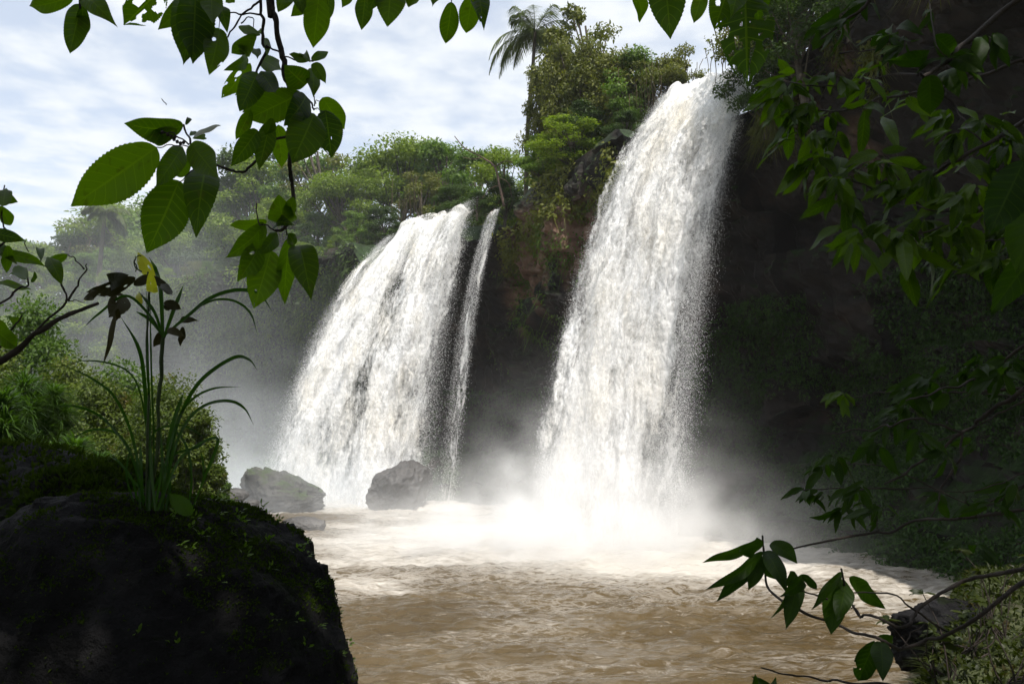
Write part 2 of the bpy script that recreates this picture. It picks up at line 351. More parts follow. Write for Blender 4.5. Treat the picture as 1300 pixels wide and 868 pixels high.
# water
def mat_river():
    m, t, N_, L_, b, out = mat_base('muddy_water')
    at = nn(N_, 'ShaderNodeAttribute', attribute_name='foam')
    tc_ = N_.new('ShaderNodeTexCoord')
    mp = N_.new('ShaderNodeMapping'); mp.inputs['Scale'].default_value = (1, 1.6, 1); L_.new(tc_.outputs['Object'], mp.inputs[0])
    mp2 = N_.new('ShaderNodeMapping'); mp2.inputs['Scale'].default_value = (1, 3.2, 1); L_.new(tc_.outputs['Object'], mp2.inputs[0])
    n1_ = nn(N_, 'ShaderNodeTexNoise', Scale=2.4, Detail=10.0, Roughness=.74, Distortion=.6); L_.new(mp2.outputs[0], n1_.inputs['Vector'])
    k = math_n(N_, L_, 'MULTIPLY_ADD', at.outputs['Fac'], .62, n1_.outputs[0])
    mr = nn(N_, 'ShaderNodeMapRange'); mr.inputs['From Min'].default_value = .62; mr.inputs['From Max'].default_value = .92; L_.new(k, mr.inputs['Value'])
    nf = nn(N_, 'ShaderNodeTexNoise', Scale=1.0, Detail=7.0, Roughness=.6, Distortion=1.2); L_.new(mp2.outputs[0], nf.inputs['Vector'])
    rg_ = math_n(N_, L_, 'MULTIPLY_ADD', math_n(N_, L_, 'ABSOLUTE', math_n(N_, L_, 'SUBTRACT', nf.outputs[0], .5)), -16.0, 1.0)
    pa = nn(N_, 'ShaderNodeMapRange'); pa.inputs['From Min'].default_value = .06; pa.inputs['From Max'].default_value = .5; L_.new(at.outputs['Fac'], pa.inputs['Value'])
    fil = math_n(N_, L_, 'MULTIPLY', math_n(N_, L_, 'MAXIMUM', rg_, 0.0), pa.outputs[0])
    fm = N_.new('ShaderNodeMath'); fm.operation = 'MAXIMUM'; fm.use_clamp = True; L_.new(mr.outputs[0], fm.inputs[0]); L_.new(fil, fm.inputs[1])
    nb = nn(N_, 'ShaderNodeTexNoise', Scale=.35, Detail=5.0); L_.new(mp.outputs[0], nb.inputs['Vector'])
    rb = ramp(N_, [(.3, (.058, .039, .0155)), (.7, (.088, .061, .026))]); L_.new(nb.outputs[0], rb.inputs[0])
    mm = N_.new('ShaderNodeMix'); mm.data_type = 'RGBA'; L_.new(fm.outputs[0], mm.inputs['Factor']); L_.new(rb.outputs[0], mm.inputs['A'])
    mm.inputs['B'].default_value = (.43, .40, .355, 1)
    L_.new(mm.outputs['Result'], b.inputs['Base Color'])
    rr = nn(N_, 'ShaderNodeMapRange'); rr.inputs['To Min'].default_value = .16; rr.inputs['To Max'].default_value = .7; L_.new(fm.outputs[0], rr.inputs['Value'])
    L_.new(rr.outputs[0], b.inputs['Roughness']); b.inputs['IOR'].default_value = 1.33
    bn = nn(N_, 'ShaderNodeTexNoise', Scale=6.5, Detail=8.0, Roughness=.68, Distortion=.4); L_.new(mp.outputs[0], bn.inputs['Vector'])
    bu = N_.new('ShaderNodeBump'); bu.inputs['Strength'].default_value = .6; bu.inputs['Distance'].default_value = .06
    L_.new(bn.outputs[0], bu.inputs['Height']); L_.new(bu.outputs[0], b.inputs['Normal'])
    return m
M['river'] = mat_river()
def mat_fall(name, c1, c2, c3, tmix=.5, alpha=False):
    m, t, N_, L_, b, out = mat_base(name)
    tc_ = N_.new('ShaderNodeTexCoord'); mp = N_.new('ShaderNodeMapping'); mp.inputs['Scale'].default_value = (1, 1, .4); L_.new(tc_.outputs['Object'], mp.inputs[0])
    no = nn(N_, 'ShaderNodeTexNoise', Scale=.8, Detail=7.0, Roughness=.6); L_.new(mp.outputs[0], no.inputs['Vector'])
    r = ramp(N_, [(.30, c1), (.48, c2), (.62, c3)]); L_.new(no.outputs[0], r.inputs[0])
    L_.new(r.outputs[0], b.inputs['Base Color']); b.inputs['Roughness'].default_value = .6; b.inputs['IOR'].default_value = 1.33; b.inputs['Specular IOR Level'].default_value = .2
    tr = N_.new('ShaderNodeBsdfTranslucent'); L_.new(r.outputs[0], tr.inputs[0])
    ms = N_.new('ShaderNodeMixShader'); ms.inputs[0].default_value = tmix
    L_.new(b.outputs[0], ms.inputs[1]); L_.new(tr.outputs[0], ms.inputs[2]); sh = ms.outputs[0]
    if alpha:                                             # the sheet is a veil of drops: denser in the strands, thin between
        at = nn(N_, 'ShaderNodeAttribute', attribute_name='cov')
        mp2 = N_.new('ShaderNodeMapping'); mp2.inputs['Scale'].default_value = (1, 1, .45); L_.new(tc_.outputs['Object'], mp2.inputs[0])
        n2_ = nn(N_, 'ShaderNodeTexNoise', Scale=8.0, Detail=6.0, Roughness=.8); L_.new(mp2.outputs[0], n2_.inputs['Vector'])
        k = math_n(N_, L_, 'MULTIPLY_ADD', math_n(N_, L_, 'SUBTRACT', n2_.outputs[0], .5), 2.3, at.outputs['Fac'])
        mr = nn(N_, 'ShaderNodeMapRange'); mr.inputs['From Min'].default_value = .12; mr.inputs['From Max'].default_value = .88; L_.new(k, mr.inputs['Value'])
        tp = N_.new('ShaderNodeBsdfTransparent'); m2 = N_.new('ShaderNodeMixShader'); L_.new(mr.outputs[0], m2.inputs[0]); L_.new(tp.outputs[0], m2.inputs[1]); L_.new(sh, m2.inputs[2]); sh = m2.outputs[0]
    L_.new(sh, out.inputs[0])
    return m
M['fall'] = mat_fall('white_water', (.88, .84, .76), (.91, .90, .88), (.92, .92, .92), .42, True)
M['drop'] = mat_fall('water_drops', (.9, .9, .9), (.92, .92, .92), (.92, .92, .92), .4)

# ------------------------------------------------------------------ structure: terrain, cliff, river
YB = np.array([-60, -2, 3, 5, 7, 10, 14, 20, 30, 38, 46, 52, 60, 260.])
XB = np.array([30, 14, 6, 1.0, -1.8, -3.2, -4.3, -6.2, -10.8, -14.3, -16.5, -18, -18.5, -19.])
def ground_z(x, y):
    x, y = np.asarray(x, float), np.asarray(y, float)
    s = np.interp(y, YB, XB) - x
    z = np.where(s < 0, -1.4 + 0.35 * np.maximum(s, -3) * 0 , -1.4 + 1.1 * np.minimum(s, 2.4) + 0.34 * np.maximum(s - 2.4, 0) * smooth(4, 30, y))
    z = np.minimum(z, 30)
    z = z + (fbm(x * .12, y * .12, 0, 4, 3) - .5) * 3.0 * smooth(4, 20, s) + (fbm(x * .7, y * .7, 0, 3, 5) - .5) * .5 * smooth(0, 3, s)
    # right bank near the camera
    rb = smooth(-.5, .9, x - (2.75 + .62 * (y - 6.8))) * smooth(14, 11.5, y) * smooth(3, 5, y)
    z = np.maximum(z, -1.4 + rb * (2.7 + .3 * (fbm(x * .9, y * .9, 1, 3, 9) - .5)))
    return z
def build_terrain():
    xs = np.concatenate([np.linspace(-420, -60, 40), np.linspace(-58, 16, 150), np.linspace(18, 60, 12)])
    ys = np.concatenate([np.linspace(-80, 0, 30), np.linspace(1, 60, 140), np.linspace(62, 520, 70)])
    X, Y = np.meshgrid(xs, ys); Z = ground_z(X, Y)
    o = mesh_np('ground', np.stack([X, Y, Z], -1).reshape(-1, 3), grid_faces(len(xs), len(ys)), M['soil']); tag(o, kind='structure')
build_terrain()

RIMP = [(-260, 150), (-140, 104), (-60, 76), (-28, 61), (-14, 52.5), (-7.2, 46.2), (-1.3, 42.4), (1.2, 38), (3.6, 33), (5.3, 28.6), (7.6, 25.6), (9.6, 22), (11, 17), (12.2, 12), (13.5, 6), (15, -6), (18, -40)]
_rp = smooth_path([(a, b, 0) for a, b in RIMP], 24)[:, :2]
_dl = np.concatenate([[0], np.cumsum(np.linalg.norm(np.diff(_rp, axis=0), axis=1))])
_s0 = _dl[np.argmin(np.abs(_rp[:, 0] + 28) + np.abs(_rp[:, 1] - 61))]
ss = np.concatenate([np.linspace(0, _s0, 60), np.arange(_s0 + .15, _dl[-1] - 30, .16), np.linspace(_dl[-1] - 29, _dl[-1], 20)])
RIM = np.stack([np.interp(ss, _dl, _rp[:, 0]), np.interp(ss, _dl, _rp[:, 1])], -1)
_t = nrm(np.gradient(RIM, axis=0)); k_ = np.ones(41) / 41
_t = np.stack([np.convolve(np.pad(_t[:, i], 20, mode='edge'), k_, 'valid') for i in (0, 1)], -1); _t = nrm(_t)
RN = np.stack([-_t[:, 1], _t[:, 0]], -1)                          # towards the plateau
RIMZ = 15.9
# falls: lip and base points
FALLS = {
 'right': dict(lip=(WY(849, 113, 28.4), WY(944, 97, 25.9)), base=(WY(682, 690, 26.8), WY(850, 700, 24.3)), seed=11),
 'left':  dict(lip=(WY(497, 296, 46.0), WY(592, 253, 42.6)), base=(WY(338, 640, 43.5), WY(528, 645, 40.6)), seed=41),
 'thin':  dict(lip=(WY(621, 268, 42.0), WY(633, 262, 41.4)), base=(WY(560, 640, 40.4), WY(573, 645, 39.8)), seed=71)}
for f in FALLS.values(): f['base'] = tuple(np.array([b[0], b[1], -.1]) for b in f['base'])
def cliff_surface():
    ns = len(RIM)
    hs = np.concatenate([np.linspace(0, 1, 130)])
    back = np.array([90, 45, 20, 10, 5, 2.5, 1.2, .5])
    rows = []
    for b in back:
        z = RIMZ + .06 * b + (fbm(RIM[:, 0] * .2 + b, RIM[:, 1] * .2, 0, 3, 21) - .5) * (1.0 if b > 1 else .3)
        rows.append(np.column_stack([RIM + RN * b, z]))
    for h in hs:
        z0 = RIMZ * (1 - h) - 1.6 * h
        rec = 2.8 * smooth(.02, .30, h) + 1.6 * smooth(.25, .55, h) - 5.2 * smooth(.62, 1.0, h) ** 1.3
        x, y = RIM[:, 0], RIM[:, 1]
        mid = smooth(27.5, 31, y) * smooth(42.5, 40, y)
        rec = rec * (1 - mid) + mid * (.5 * smooth(.02, .3, h) + 3.4 * smooth(.36, .52, h) - 5.0 * smooth(.62, 1.0, h) ** 1.3)
        lay = np.floor(z0 * .55 + 1.2 * fbm(x * .1, y * .1, z0 * .05, 2, 31))        # strata shelves
        d = (fbm(x * .25, y * .25, z0 * .25, 4, 33) - .5) * 2.4 + (_h(lay, lay * 0, lay * 0, 5) - .5) * .9
        cell = _h(np.floor(ss * .55 + lay * .37), lay, lay * 0, 8)
        d = d + (cell - .5) * 1.3 + (fbm(x * 1.6, y * 1.6, z0 * 1.1, 3, 35) - .5) * .8 + (fbm(x * 2.6, y * 2.6, z0 * 2.2, 3, 37, ridge=True) - .5) * .55
        d = d * smooth(-.02, .1, h) * (1 - .45 * smooth(.7, 1, h))
        z = np.full(ns, z0) + (fbm(x * .5, y * .5, h * 6, 3, 39) - .5) * .9 * smooth(0, .1, h) * (h < .98)
        rows.append(np.column_stack([RIM + RN * (rec + d)[:, None], z]))
    A = np.array(rows)
    for f in FALLS.values():                                        # the notches the streams have cut
        for w in np.linspace(-.15, 1.1, 14):
            c_ = f['lip'][0] * (1 - w) + f['lip'][1] * w; d2 = (A[..., 0] - c_[0]) ** 2 + (A[..., 1] - c_[1]) ** 2
            A[..., 2] = np.where(A[..., 2] > 12, np.minimum(A[..., 2], c_[2] - 1.5 + .60 * np.maximum(np.sqrt(d2) - 1.2, 0) ** 1.5), A[..., 2])
    return A
CL = cliff_surface()
_px = 650 + F * CL[..., 0] / np.maximum(CL[..., 1], 1)
_hh = np.clip((RIMZ - CL[..., 2]) / 17.5, 0, 1)
_n = fbm(CL[..., 0] * .45, CL[..., 1] * .45, CL[..., 2] * .3, 3, 121)
_red_sunlit = .75 * smooth(.42, .58, _n) * smooth(.04, .12, _hh) * smooth(.42, .30, _hh) * smooth(630, 660, _px) * smooth(860, 820, _px) + .5 * smooth(.5, .6, _n) * smooth(.02, .05, _hh) * smooth(.26, .18, _hh) * smooth(980, 1020, _px) * smooth(1180, 1120, _px)  # bands of reddish rock with sunlight painted into the cliff colour
cl = mesh_np('cliff', CL.reshape(-1, 3), grid_faces(CL.shape[1], CL.shape[0]), M['cliff'], smoothf=False, attr={'sunlit_red_rock': np.clip(_red_sunlit, 0, 1).ravel()}); tag(cl, kind='structure')
NB = 8
def rim_at(px, Y):
    """index on the rim nearest to the plan point under pixel column px at distance Y"""
    x = XY(px, Y); return int(np.argmin((RIM[:, 0] - x) ** 2 + (RIM[:, 1] - Y) ** 2))

def fall_pos(f, u, t):
    u, t = np.asarray(u, float)[..., None], np.asarray(t, float)[..., None]
    a = f['lip'][0] * (1 - u) + f['lip'][1] * u; b = f['base'][0] * (1 - u) + f['base'][1] * u
    p = a + (b - a) * t
    zz = a[..., 2:] + (b[..., 2:] - a[..., 2:]) * (.26 * (np.sqrt(t * t + .0022) + t) + .18 * np.maximum(t, 0) ** 2 + .30 * np.maximum(t, 0) ** 4)
    return np.concatenate([p[..., :2], zz], -1)

def build_river():
    ys = np.concatenate([np.geomspace(5.5, 60, 620)]); nx = 560
    tt = np.linspace(-1, 1, nx)
    Y = ys[:, None] + 0 * tt[None]; X = tt[None] * (ys[:, None] * .72 + 6) + 1.0
    foam = np.zeros_like(X); chop = np.zeros_like(X)
    for k, f in FALLS.items():
        A, B = f['base'][0][:2], f['base'][1][:2]; d = B - A
        q = np.clip(((X - A[0]) * d[0] + (Y - A[1]) * d[1]) / (d @ d), 0, 1)
        dx_, dy_ = X - (A[0] + q * d[0]), Y - (A[1] + q * d[1])
        dist = np.hypot(dx_, dy_ * .8)
        s = {'right': 6.0, 'left': 2.6, 'thin': 1.5}[k]
        foam += 1.15 * np.exp(-(dist / (s * .72)) ** 1.5); chop += np.exp(-dist / (s * .9))
    br = fbm(X * .22 + 3, Y * .34, 0, 4, 51)
    foam += .32 * smooth(.36, .70, br) * smooth(13, 20, Y) + .10 * smooth(.5, .7, br) + .05 * smooth(.4, .6, fbm(X * .5, Y * .9, 3, 3, 57))
    foam += .24 * smooth(4.2, 6.6, X - .12 * (Y - 10)) * smooth(.42, .6, fbm(X * .9, Y * .9, 2, 3, 53)) * smooth(9, 11, Y) * smooth(21, 16, Y)
    Z = (fbm(X * .5, Y * .9, 0, 4, 61) - .5) * .16 * (1 + 2.0 * chop) + (fbm(X * 1.6, Y * 3.4, 0, 4, 63) - .5) * .12 * (1 + 2.2 * chop) \
        + (fbm(X * 3.6, Y * 8.5, 0, 3, 65) - .5) * .06 * (1 + 2.0 * chop) + .18 * np.clip(chop, 0, 1.2) * (fbm(X * 1.6, Y * 2.2, 4, 4, 67, .65))
    o = mesh_np('river', np.stack([X, Y, Z], -1).reshape(-1, 3), grid_faces(nx, len(ys)), M['river'], attr={'foam': np.clip(foam, 0, 1.3).ravel()})
    tag(o, kind='structure')
build_river()

# ------------------------------------------------------------------ waterfalls
def build_fall(key, label, nu, nt_, layers, W_, Hh, cover, amp, drops, drop_r, holes_right=0.0):
    f = FALLS[key]; root = empty('waterfall', f['base'][0] * .5 + f['base'][1] * .5, label, 'waterfall')
    org = np.array(root.location)
    for li, (off, cov) in enumerate(layers):
        u = np.linspace(-.06, 1.06, nu); t = -.09 + 1.09 * np.linspace(0.0, 1.0, nt_) ** .85
        U, T = np.meshgrid(u, t); p = fall_pos(f, U, T)
        du = np.gradient(p, axis=1); dt = np.gradient(p, axis=0); n = nrm(np.cross(dt, du)); n = n * np.sign((n * (CAM - p)).sum(-1, keepdims=True))
        s = np.concatenate([[0], np.cumsum(np.linalg.norm(np.diff(p[:, nu // 2], axis=0), axis=1))])[:, None] + 0 * U
        x = U * W_; sd = f['seed'] + li * 5
        warp = (fbm(x * .5, s * .25, 9, 2, sd + 90) - .5) * 1.2
        st = fbm(x * 1.0 + warp, s * .22, li, 3, sd) - .5                      # long strands
        b1 = np.abs(fbm(x * 1.5 + warp, s * .55 + x * .2, li, 2, sd + 1) - .5) * 2
        b2 = np.abs(fbm(x * 4.0 + warp * 2, s * 1.5, li, 2, sd + 2) - .5) * 2
        b3 = fbm(x * 11, s * 6.0, li, 2, sd + 3) - .5; b4 = vnoise(x * 26, s * 17, li, sd + 7) - .5
        grow = .3 + .7 * smooth(0, .35, T)
        disp = (st * 1.3 + (b1 - .4) * .26 + (b2 - .4) * .10 + b3 * .09 + b4 * .03) * amp * grow + off * grow
        side = (fbm(x * 3, s * 1.6, 3, 3, sd + 6) - .5) * .5 * amp * grow
        pp = p + n * disp[..., None] + nrm(du) * side[..., None]
        up_ = smooth(.30, -.02, T); pp[..., 2] += ((fbm(U * 4.5, T * 3, 1, 3, sd + 8) - .5) * 1.3 * min(1, W_ / 5) - .75 * min(1, W_ / 5) * smooth(.16, -.06, np.minimum(U, 1 - U)) ** 1.5) * up_
        # torn edges and thin places
        e = np.minimum(U + .06, 1.06 - U)
        tear = fbm(x * .8 + warp, s * .28, li + 3, 3, sd + 4) * .6 + fbm(x * 4.5 + warp, s * 1.3, li, 3, sd + 5) * .4 - .5
        a = cov + tear * 2.6 * (.45 + .55 * smooth(0, .4, T)) - .95 * smooth(.13, 0, e) ** 1.2 - 2.2 * cover(U, T) + .35 * smooth(.12, 0, T) * (li == 1)
        q = grid_faces(nu, nt_); kk = a.ravel()[q].max(1)
        mesh_np('water_curtain', pp.reshape(-1, 3), q[kk > -.62], M['fall'], root, origin=org, attr={'cov': np.clip(a, -1, 1.6).ravel()})
    # flying drops
    n = drops; uu = RNG.random(n); tt = RNG.random(n) ** .8
    edge = RNG.random(n) < .45
    uu = np.where(edge, np.where(RNG.random(n) < .45, -.02 + RNG.normal(0, .035, n), 1.0 + RNG.normal(0, .05, n) * 1.2), uu * 1.1 - .05)
    p = fall_pos(f, uu, tt)
    outw = RNG.normal(0, 1, (n, 3)) * np.array([.20, .25, .45]) * (.2 + tt)[:, None] * amp * 1.35
    p = p + outw + nrm(CAM - p) * (RNG.random(n) * .8 * tt * amp * 2)[:, None]
    r = drop_r * RNG.lognormal(0, .32, n)
    el = 1 + 1.6 * RNG.random(n) * tt
    ax = np.array([[1, 0, 0], [-1, 0, 0], [0, 1, 0], [0, -1, 0], [0, 0, 1], [0, 0, -1.]])
    sc = np.stack([r, r, r * el], -1)
    V = p[:, None] + ax[None] * sc[:, None] + RNG.normal(0, .25, (n, 6, 3)) * r[:, None, None]
    tri = np.array([[0, 2, 4], [2, 1, 4], [1, 3, 4], [3, 0, 4], [2, 0, 5], [1, 2, 5], [3, 1, 5], [0, 3, 5]])
    Fc = (np.arange(n)[:, None, None] * 6 + tri[None]).reshape(-1, 3)
    V = V.reshape(-1, 3); V[:, 2] = np.maximum(V[:, 2], -.3)
    o = mesh_np('spray_drops', V, Fc, M['drop'], root, origin=org); tag(o, kind='stuff')
    return root
build_fall('right', 'tall white waterfall plunging from the nearer cliff edge into the brown pool', 250, 620, [(-.5, .88), (-.1, .76), (.25, .46), (.6, .18)], 5.2, 16,
           lambda U, T: .30 * smooth(.5, 1.0, U) * smooth(.10, .5, T) - .05 * smooth(.25, .0, T), .60, 320000, .0036)
build_fall('left', 'broad cream white waterfall farther back, beyond the two grey boulders', 260, 540, [(-.5, .88), (0, .74), (.35, .36)], 8.0, 16,
           lambda U, T: .26 * np.exp(-((U - .50) / .10) ** 2) * smooth(.05, .4, T) + .12 * np.exp(-((U - .26) / .06) ** 2) * smooth(.2, .6, T) + .20 * np.exp(-((U - .80) / .05) ** 2) + .22 * smooth(.78, 1, U) * smooth(.3, .8, T), .60, 170000, .0055)
build_fall('thin', 'thin stringy side stream falling right of the broad back waterfall', 70, 440, [(-.1, .16), (.2, -.06)], 1.0, 16,
           lambda U, T: .02 + .06 * smooth(.2, .7, T), .5, 26000, .0055)

# ------------------------------------------------------------------ rocks
def rock(name, c, size, mat, seed, label, cat='boulder', group=None, flat=.0, rough=.25, n=90, power=2.4, rz=0, facet=.5, shear=0, slope=0):
    """an angular boulder: superellipsoid cut by random planes, then weathered"""
    th = np.linspace(0, 2 * np.pi, 2 * n + 1); ph = np.linspace(-np.pi / 2, np.pi / 2, n + 1)
    TH, PH = np.meshgrid(th, ph)
    D = np.stack([np.cos(PH) * np.cos(TH), np.cos(PH) * np.sin(TH), np.sin(PH)], -1)
    r = (np.abs(D) ** power).sum(-1) ** (-1 / power)
    rg = np.random.default_rng(seed)
    for k in range(18):
        pn = nrm(rg.normal(size=3)); pd = rg.uniform(.72, 1.02)
        dd = D @ pn; r = np.where(dd > .05, np.minimum(r, (1 - facet) * r + facet * np.minimum(r, pd / np.maximum(dd, .05))), r)
    q = D * r[..., None]
    r = r * (1 + rough * (fbm(q[..., 0] * 2, q[..., 1] * 2, q[..., 2] * 2, 5, seed) - .5) + rough * .35 * (fbm(q[..., 0] * 7, q[..., 1] * 7, q[..., 2] * 7, 3, seed + 2, ridge=True) - .5))
    V = D * r[..., None] * np.asarray(size)
    V[..., 2] *= 1 + slope * V[..., 0] / size[0]; V[..., 0] += shear * V[..., 2]
    cz, sz = math.cos(rz), math.sin(rz); V = np.stack([V[..., 0] * cz - V[..., 1] * sz, V[..., 0] * sz + V[..., 1] * cz, V[..., 2]], -1)
    root = None
    o = mesh_np(name, V.reshape(-1, 3), grid_faces(2 * n + 1, n + 1), mat, None, smoothf=True); o.location = c
    tag(o, label, cat, group)
    return o, V + np.asarray(c)
def surf_points(V, n, cond):
    """random points with normals on a rock's grid of points"""
    a = V[:-1, :-1]; b = V[:-1, 1:]; c = V[1:, :-1]; nr = np.cross(b - a, c - a); ar = np.linalg.norm(nr, axis=-1)
    nr = nr / (ar[..., None] + 1e-12); w = ar * cond(a, nr); w = w.ravel() / w.sum()
    i = RNG.choice(len(w), n, p=w); p = a.reshape(-1, 3)[i]
    j1, j2 = RNG.random((2, n, 1)); p = p + (b.reshape(-1, 3)[i] - p) * j1 + (c.reshape(-1, 3)[i] - p) * j2
    return p, nr.reshape(-1, 3)[i]

c = WY(504, 622, 39.5); rock('boulder', (c[0], c[1], .75), (1.6, 1.4, 1.5), M['rockm'], 5, 'steep grey boulder with a rounded top, rising from mist before the back waterfall', rough=.4, facet=.8, shear=.28, slope=.2)
c = WY(358, 625, 38.5); o_, V_ = rock('boulder', (c[0], c[1], .55), (1.9, 1.3, 1.35), M['rockmoss'], 9, 'long sloping mossy boulder at the left foot of the back waterfall', rough=.4, facet=.8, rz=.1, slope=-.45)
c = WY(386, 668, 30.0); rock('boulder', (c[0], c[1], .16), (.78, .6, .34), M['rockm'], 14, 'low flat dark rock awash in the brown water', rough=.3)
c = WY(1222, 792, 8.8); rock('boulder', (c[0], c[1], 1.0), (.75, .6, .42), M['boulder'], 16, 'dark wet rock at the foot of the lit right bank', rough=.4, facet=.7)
for i, (px, py, Y, s, lb) in enumerate([(300, 628, 36, .55, 'small grey stone in a trickle beside the round shore bush'), (285, 634, 34, .45, 'lower of two small stones under the shore bushes'), (318, 640, 35.0, .4, 'small pale stone at the water edge left of the mossy boulder')]):
    c = WY(px, py, Y); rock('stone', (c[0], c[1], max(c[2], .1)), (s, s * .8, s * .55), M['rockm'], 30 + i, lb, 'stone', 'small stones on the left shore', n=40)

# foreground boulder with its moss
c = P(196, 925, 2.45)
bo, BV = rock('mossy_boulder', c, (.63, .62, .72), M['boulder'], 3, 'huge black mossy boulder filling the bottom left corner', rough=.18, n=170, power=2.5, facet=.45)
g = Geo()
p, n_ = surf_points(BV, 22000, lambda a, n: np.clip(n[..., 2] - .25, 0, 1) * (fbm(a[..., 0] * 6, a[..., 1] * 6, a[..., 2] * 6, 3, 77) > .47) + .02 * (n[..., 2] > -.2))
g.add(*cards(p, n_ + RNG.normal(0, .7, p.shape), RNG.normal(0, 1, p.shape), .006 + .008 * RNG.random(len(p)), .005, .2)); g.build('moss', M['moss'], bo, origin=c)
g = Geo()
p, n_ = surf_points(BV, 60, lambda a, n: np.clip(n[..., 2] - .2, 0, 1) * (a[..., 0] > -1.0))
for k in range(len(p)):
    m_ = random.randint(4, 7); cc = np.repeat(p[k:k + 1], m_, 0); d = n_[k] + RNG.normal(0, .6, (m_, 3)); d[:, 2] = np.abs(d[:, 2])
    g.add(*cards(cc + d * .01, d, RNG.normal(0, .4, (m_, 3)) + np.array([0, 0, 1.]),   .012 + .010 * RNG.random(m_), .009, .15))
tag(g.build('seedlings', M['bushg'], bo, origin=c), kind='stuff')
c2 = P(8, 692, 3.1)
lo, LV = rock('rock_ledge', c2, (.42, .6, .41), M['ledge'], 24, 'pale grey rock ledge under moss at the left edge, behind the black boulder', 'rock', rough=.35, n=110, power=3.0, facet=.6)
g = Geo()
p, n_ = surf_points(LV, 3600, lambda a, n: np.clip(n[..., 2] - .4, 0, 1))
g.add(*cards(p, n_ + RNG.normal(0, .7, p.shape), RNG.normal(0, 1, p.shape), .02 + .02 * RNG.random(len(p)), .012, .2))
p, n_ = surf_points(LV, 500, lambda a, n: np.clip(n[..., 2] - .3, 0, 1))
g.add(*blades(p, n_ + RNG.normal(0, .6, p.shape), .06 + .12 * RNG.random(len(p)), .005, .7))
g.build('moss', M['moss'], lo, origin=c2)
c3 = P(118, 672, 2.75)
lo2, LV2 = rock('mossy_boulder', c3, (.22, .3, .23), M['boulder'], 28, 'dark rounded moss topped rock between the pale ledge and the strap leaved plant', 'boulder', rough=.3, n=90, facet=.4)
g = Geo()
p, n_ = surf_points(LV2, 4500, lambda a, n: np.clip(n[..., 2] - .1, 0, 1))
g.add(*cards(p, n_ + RNG.normal(0, .7, p.shape), RNG.normal(0, 1, p.shape), .016 + .018 * RNG.random(len(p)), .010, .2))
p, n_ = surf_points(LV2, 350, lambda a, n: np.clip(n[..., 2] - .3, 0, 1))
g.add(*blades(p, n_ + RNG.normal(0, .6, p.shape), .05 + .10 * RNG.random(len(p)), .004, .7))
g.build('moss', M['moss'], lo2, origin=c3)

# ------------------------------------------------------------------ trees
def crown_cards(g, cen, rad, n, ls, flat=1.0, seed=0, up=.5):
    """leaves in a lumpy shell of a clump"""
    d = nrm(RNG.normal(size=(n, 3))); rr = RNG.random(n) ** .45
    lump = .75 + .5 * vnoise(d[:, 0] * 2.2 + seed, d[:, 1] * 2.2, d[:, 2] * 2.2, seed)
    p = cen + d * (rr * lump)[:, None] * np.asarray(rad)
    D = nrm(d * .6 + RNG.normal(0, .6, (n, 3)) + np.array([0, 0, -.35]))
    Nn = nrm(RNG.normal(0, .42, (n, 3)) + np.array([0, 0, up * .6]) + d * .95)
    l = ls * (.6 + .8 * RNG.random(n)); g.add(*cards(p, D, Nn, l, l * .5, .2))
def tree_proto(kind, seed, H=10, cw=3.5, leafs=9000, ls=.24, mat='treeA', trunk_frac=.35, nclump=26, clump_r=1.0, shape='round', thin=False):
    rg = np.random.default_rng(seed); random.seed(seed)
    tg, g = Geo(), Geo()
    top = np.array([rg.normal(0, .4), rg.normal(0, .4), H * .86])
    path = smooth_path([(0, 0, -1.5), (rg.normal(0, .15), rg.normal(0, .15), H * .3), (top[0] * .6, top[1] * .6, H * .6), top], 6)
    tg.add(*tube(path, (H * .022, H * .005), 8, .15))
    cens = []
    for k in range(nclump):
        if shape == 'round':
            a = rg.uniform(0, 6.28); hh = rg.uniform(0, 1); z = H * (trunk_frac + (1 - trunk_frac) * hh * .93)
            rr = cw * math.sin(math.pi * (0.22 + .68 * hh)) * rg.uniform(.35, 1.0)
        elif shape == 'flat':
            a = rg.uniform(0, 6.28); hh = rg.uniform(.4, 1); z = H * (.62 + .33 * hh); rr = cw * (1.25 - .75 * hh) * rg.uniform(.3, 1.1); z = z - H * .3 * rg.random() ** 2
        else:                                     # columnar, bamboo like
            a = rg.uniform(0, 6.28); hh = rg.uniform(0, 1); z = H * (.12 + .84 * hh); rr = cw * (.5 + .5 * math.sin(3.1 * hh)) * rg.uniform(.2, 1)
        c_ = np.array([math.cos(a) * rr + top[0] * z / H, math.sin(a) * rr + top[1] * z / H, z]); cens.append(c_)
        i = min(len(path) - 1, int(len(path) * min(.95, (z - .12 * H) / H)))
        st = path[max(2, i - 3)]
        mid = (st + c_) / 2 + np.array([0, 0, -.05 * H]) * rg.uniform(.2, 1)
        tg.add(*tube(smooth_path([st, mid, c_ + (c_ - st) * .15], 4), (H * .008, H * .0018), 5))
        nl = int(leafs / nclump * rg.uniform(.6, 1.4)); r_ = clump_r * rg.uniform(.65, 1.35)
        crown_cards(g, c_, (r_, r_, r_ * (.55 if shape != 'col' else 1.0)), nl, ls, seed=seed * 7 + k)
    root = bpy.data.objects.new(kind, None); COL.objects.link(root)
    tg.build('trunk', M['bark'], root); g.build('crown', M[mat], root)
    return root
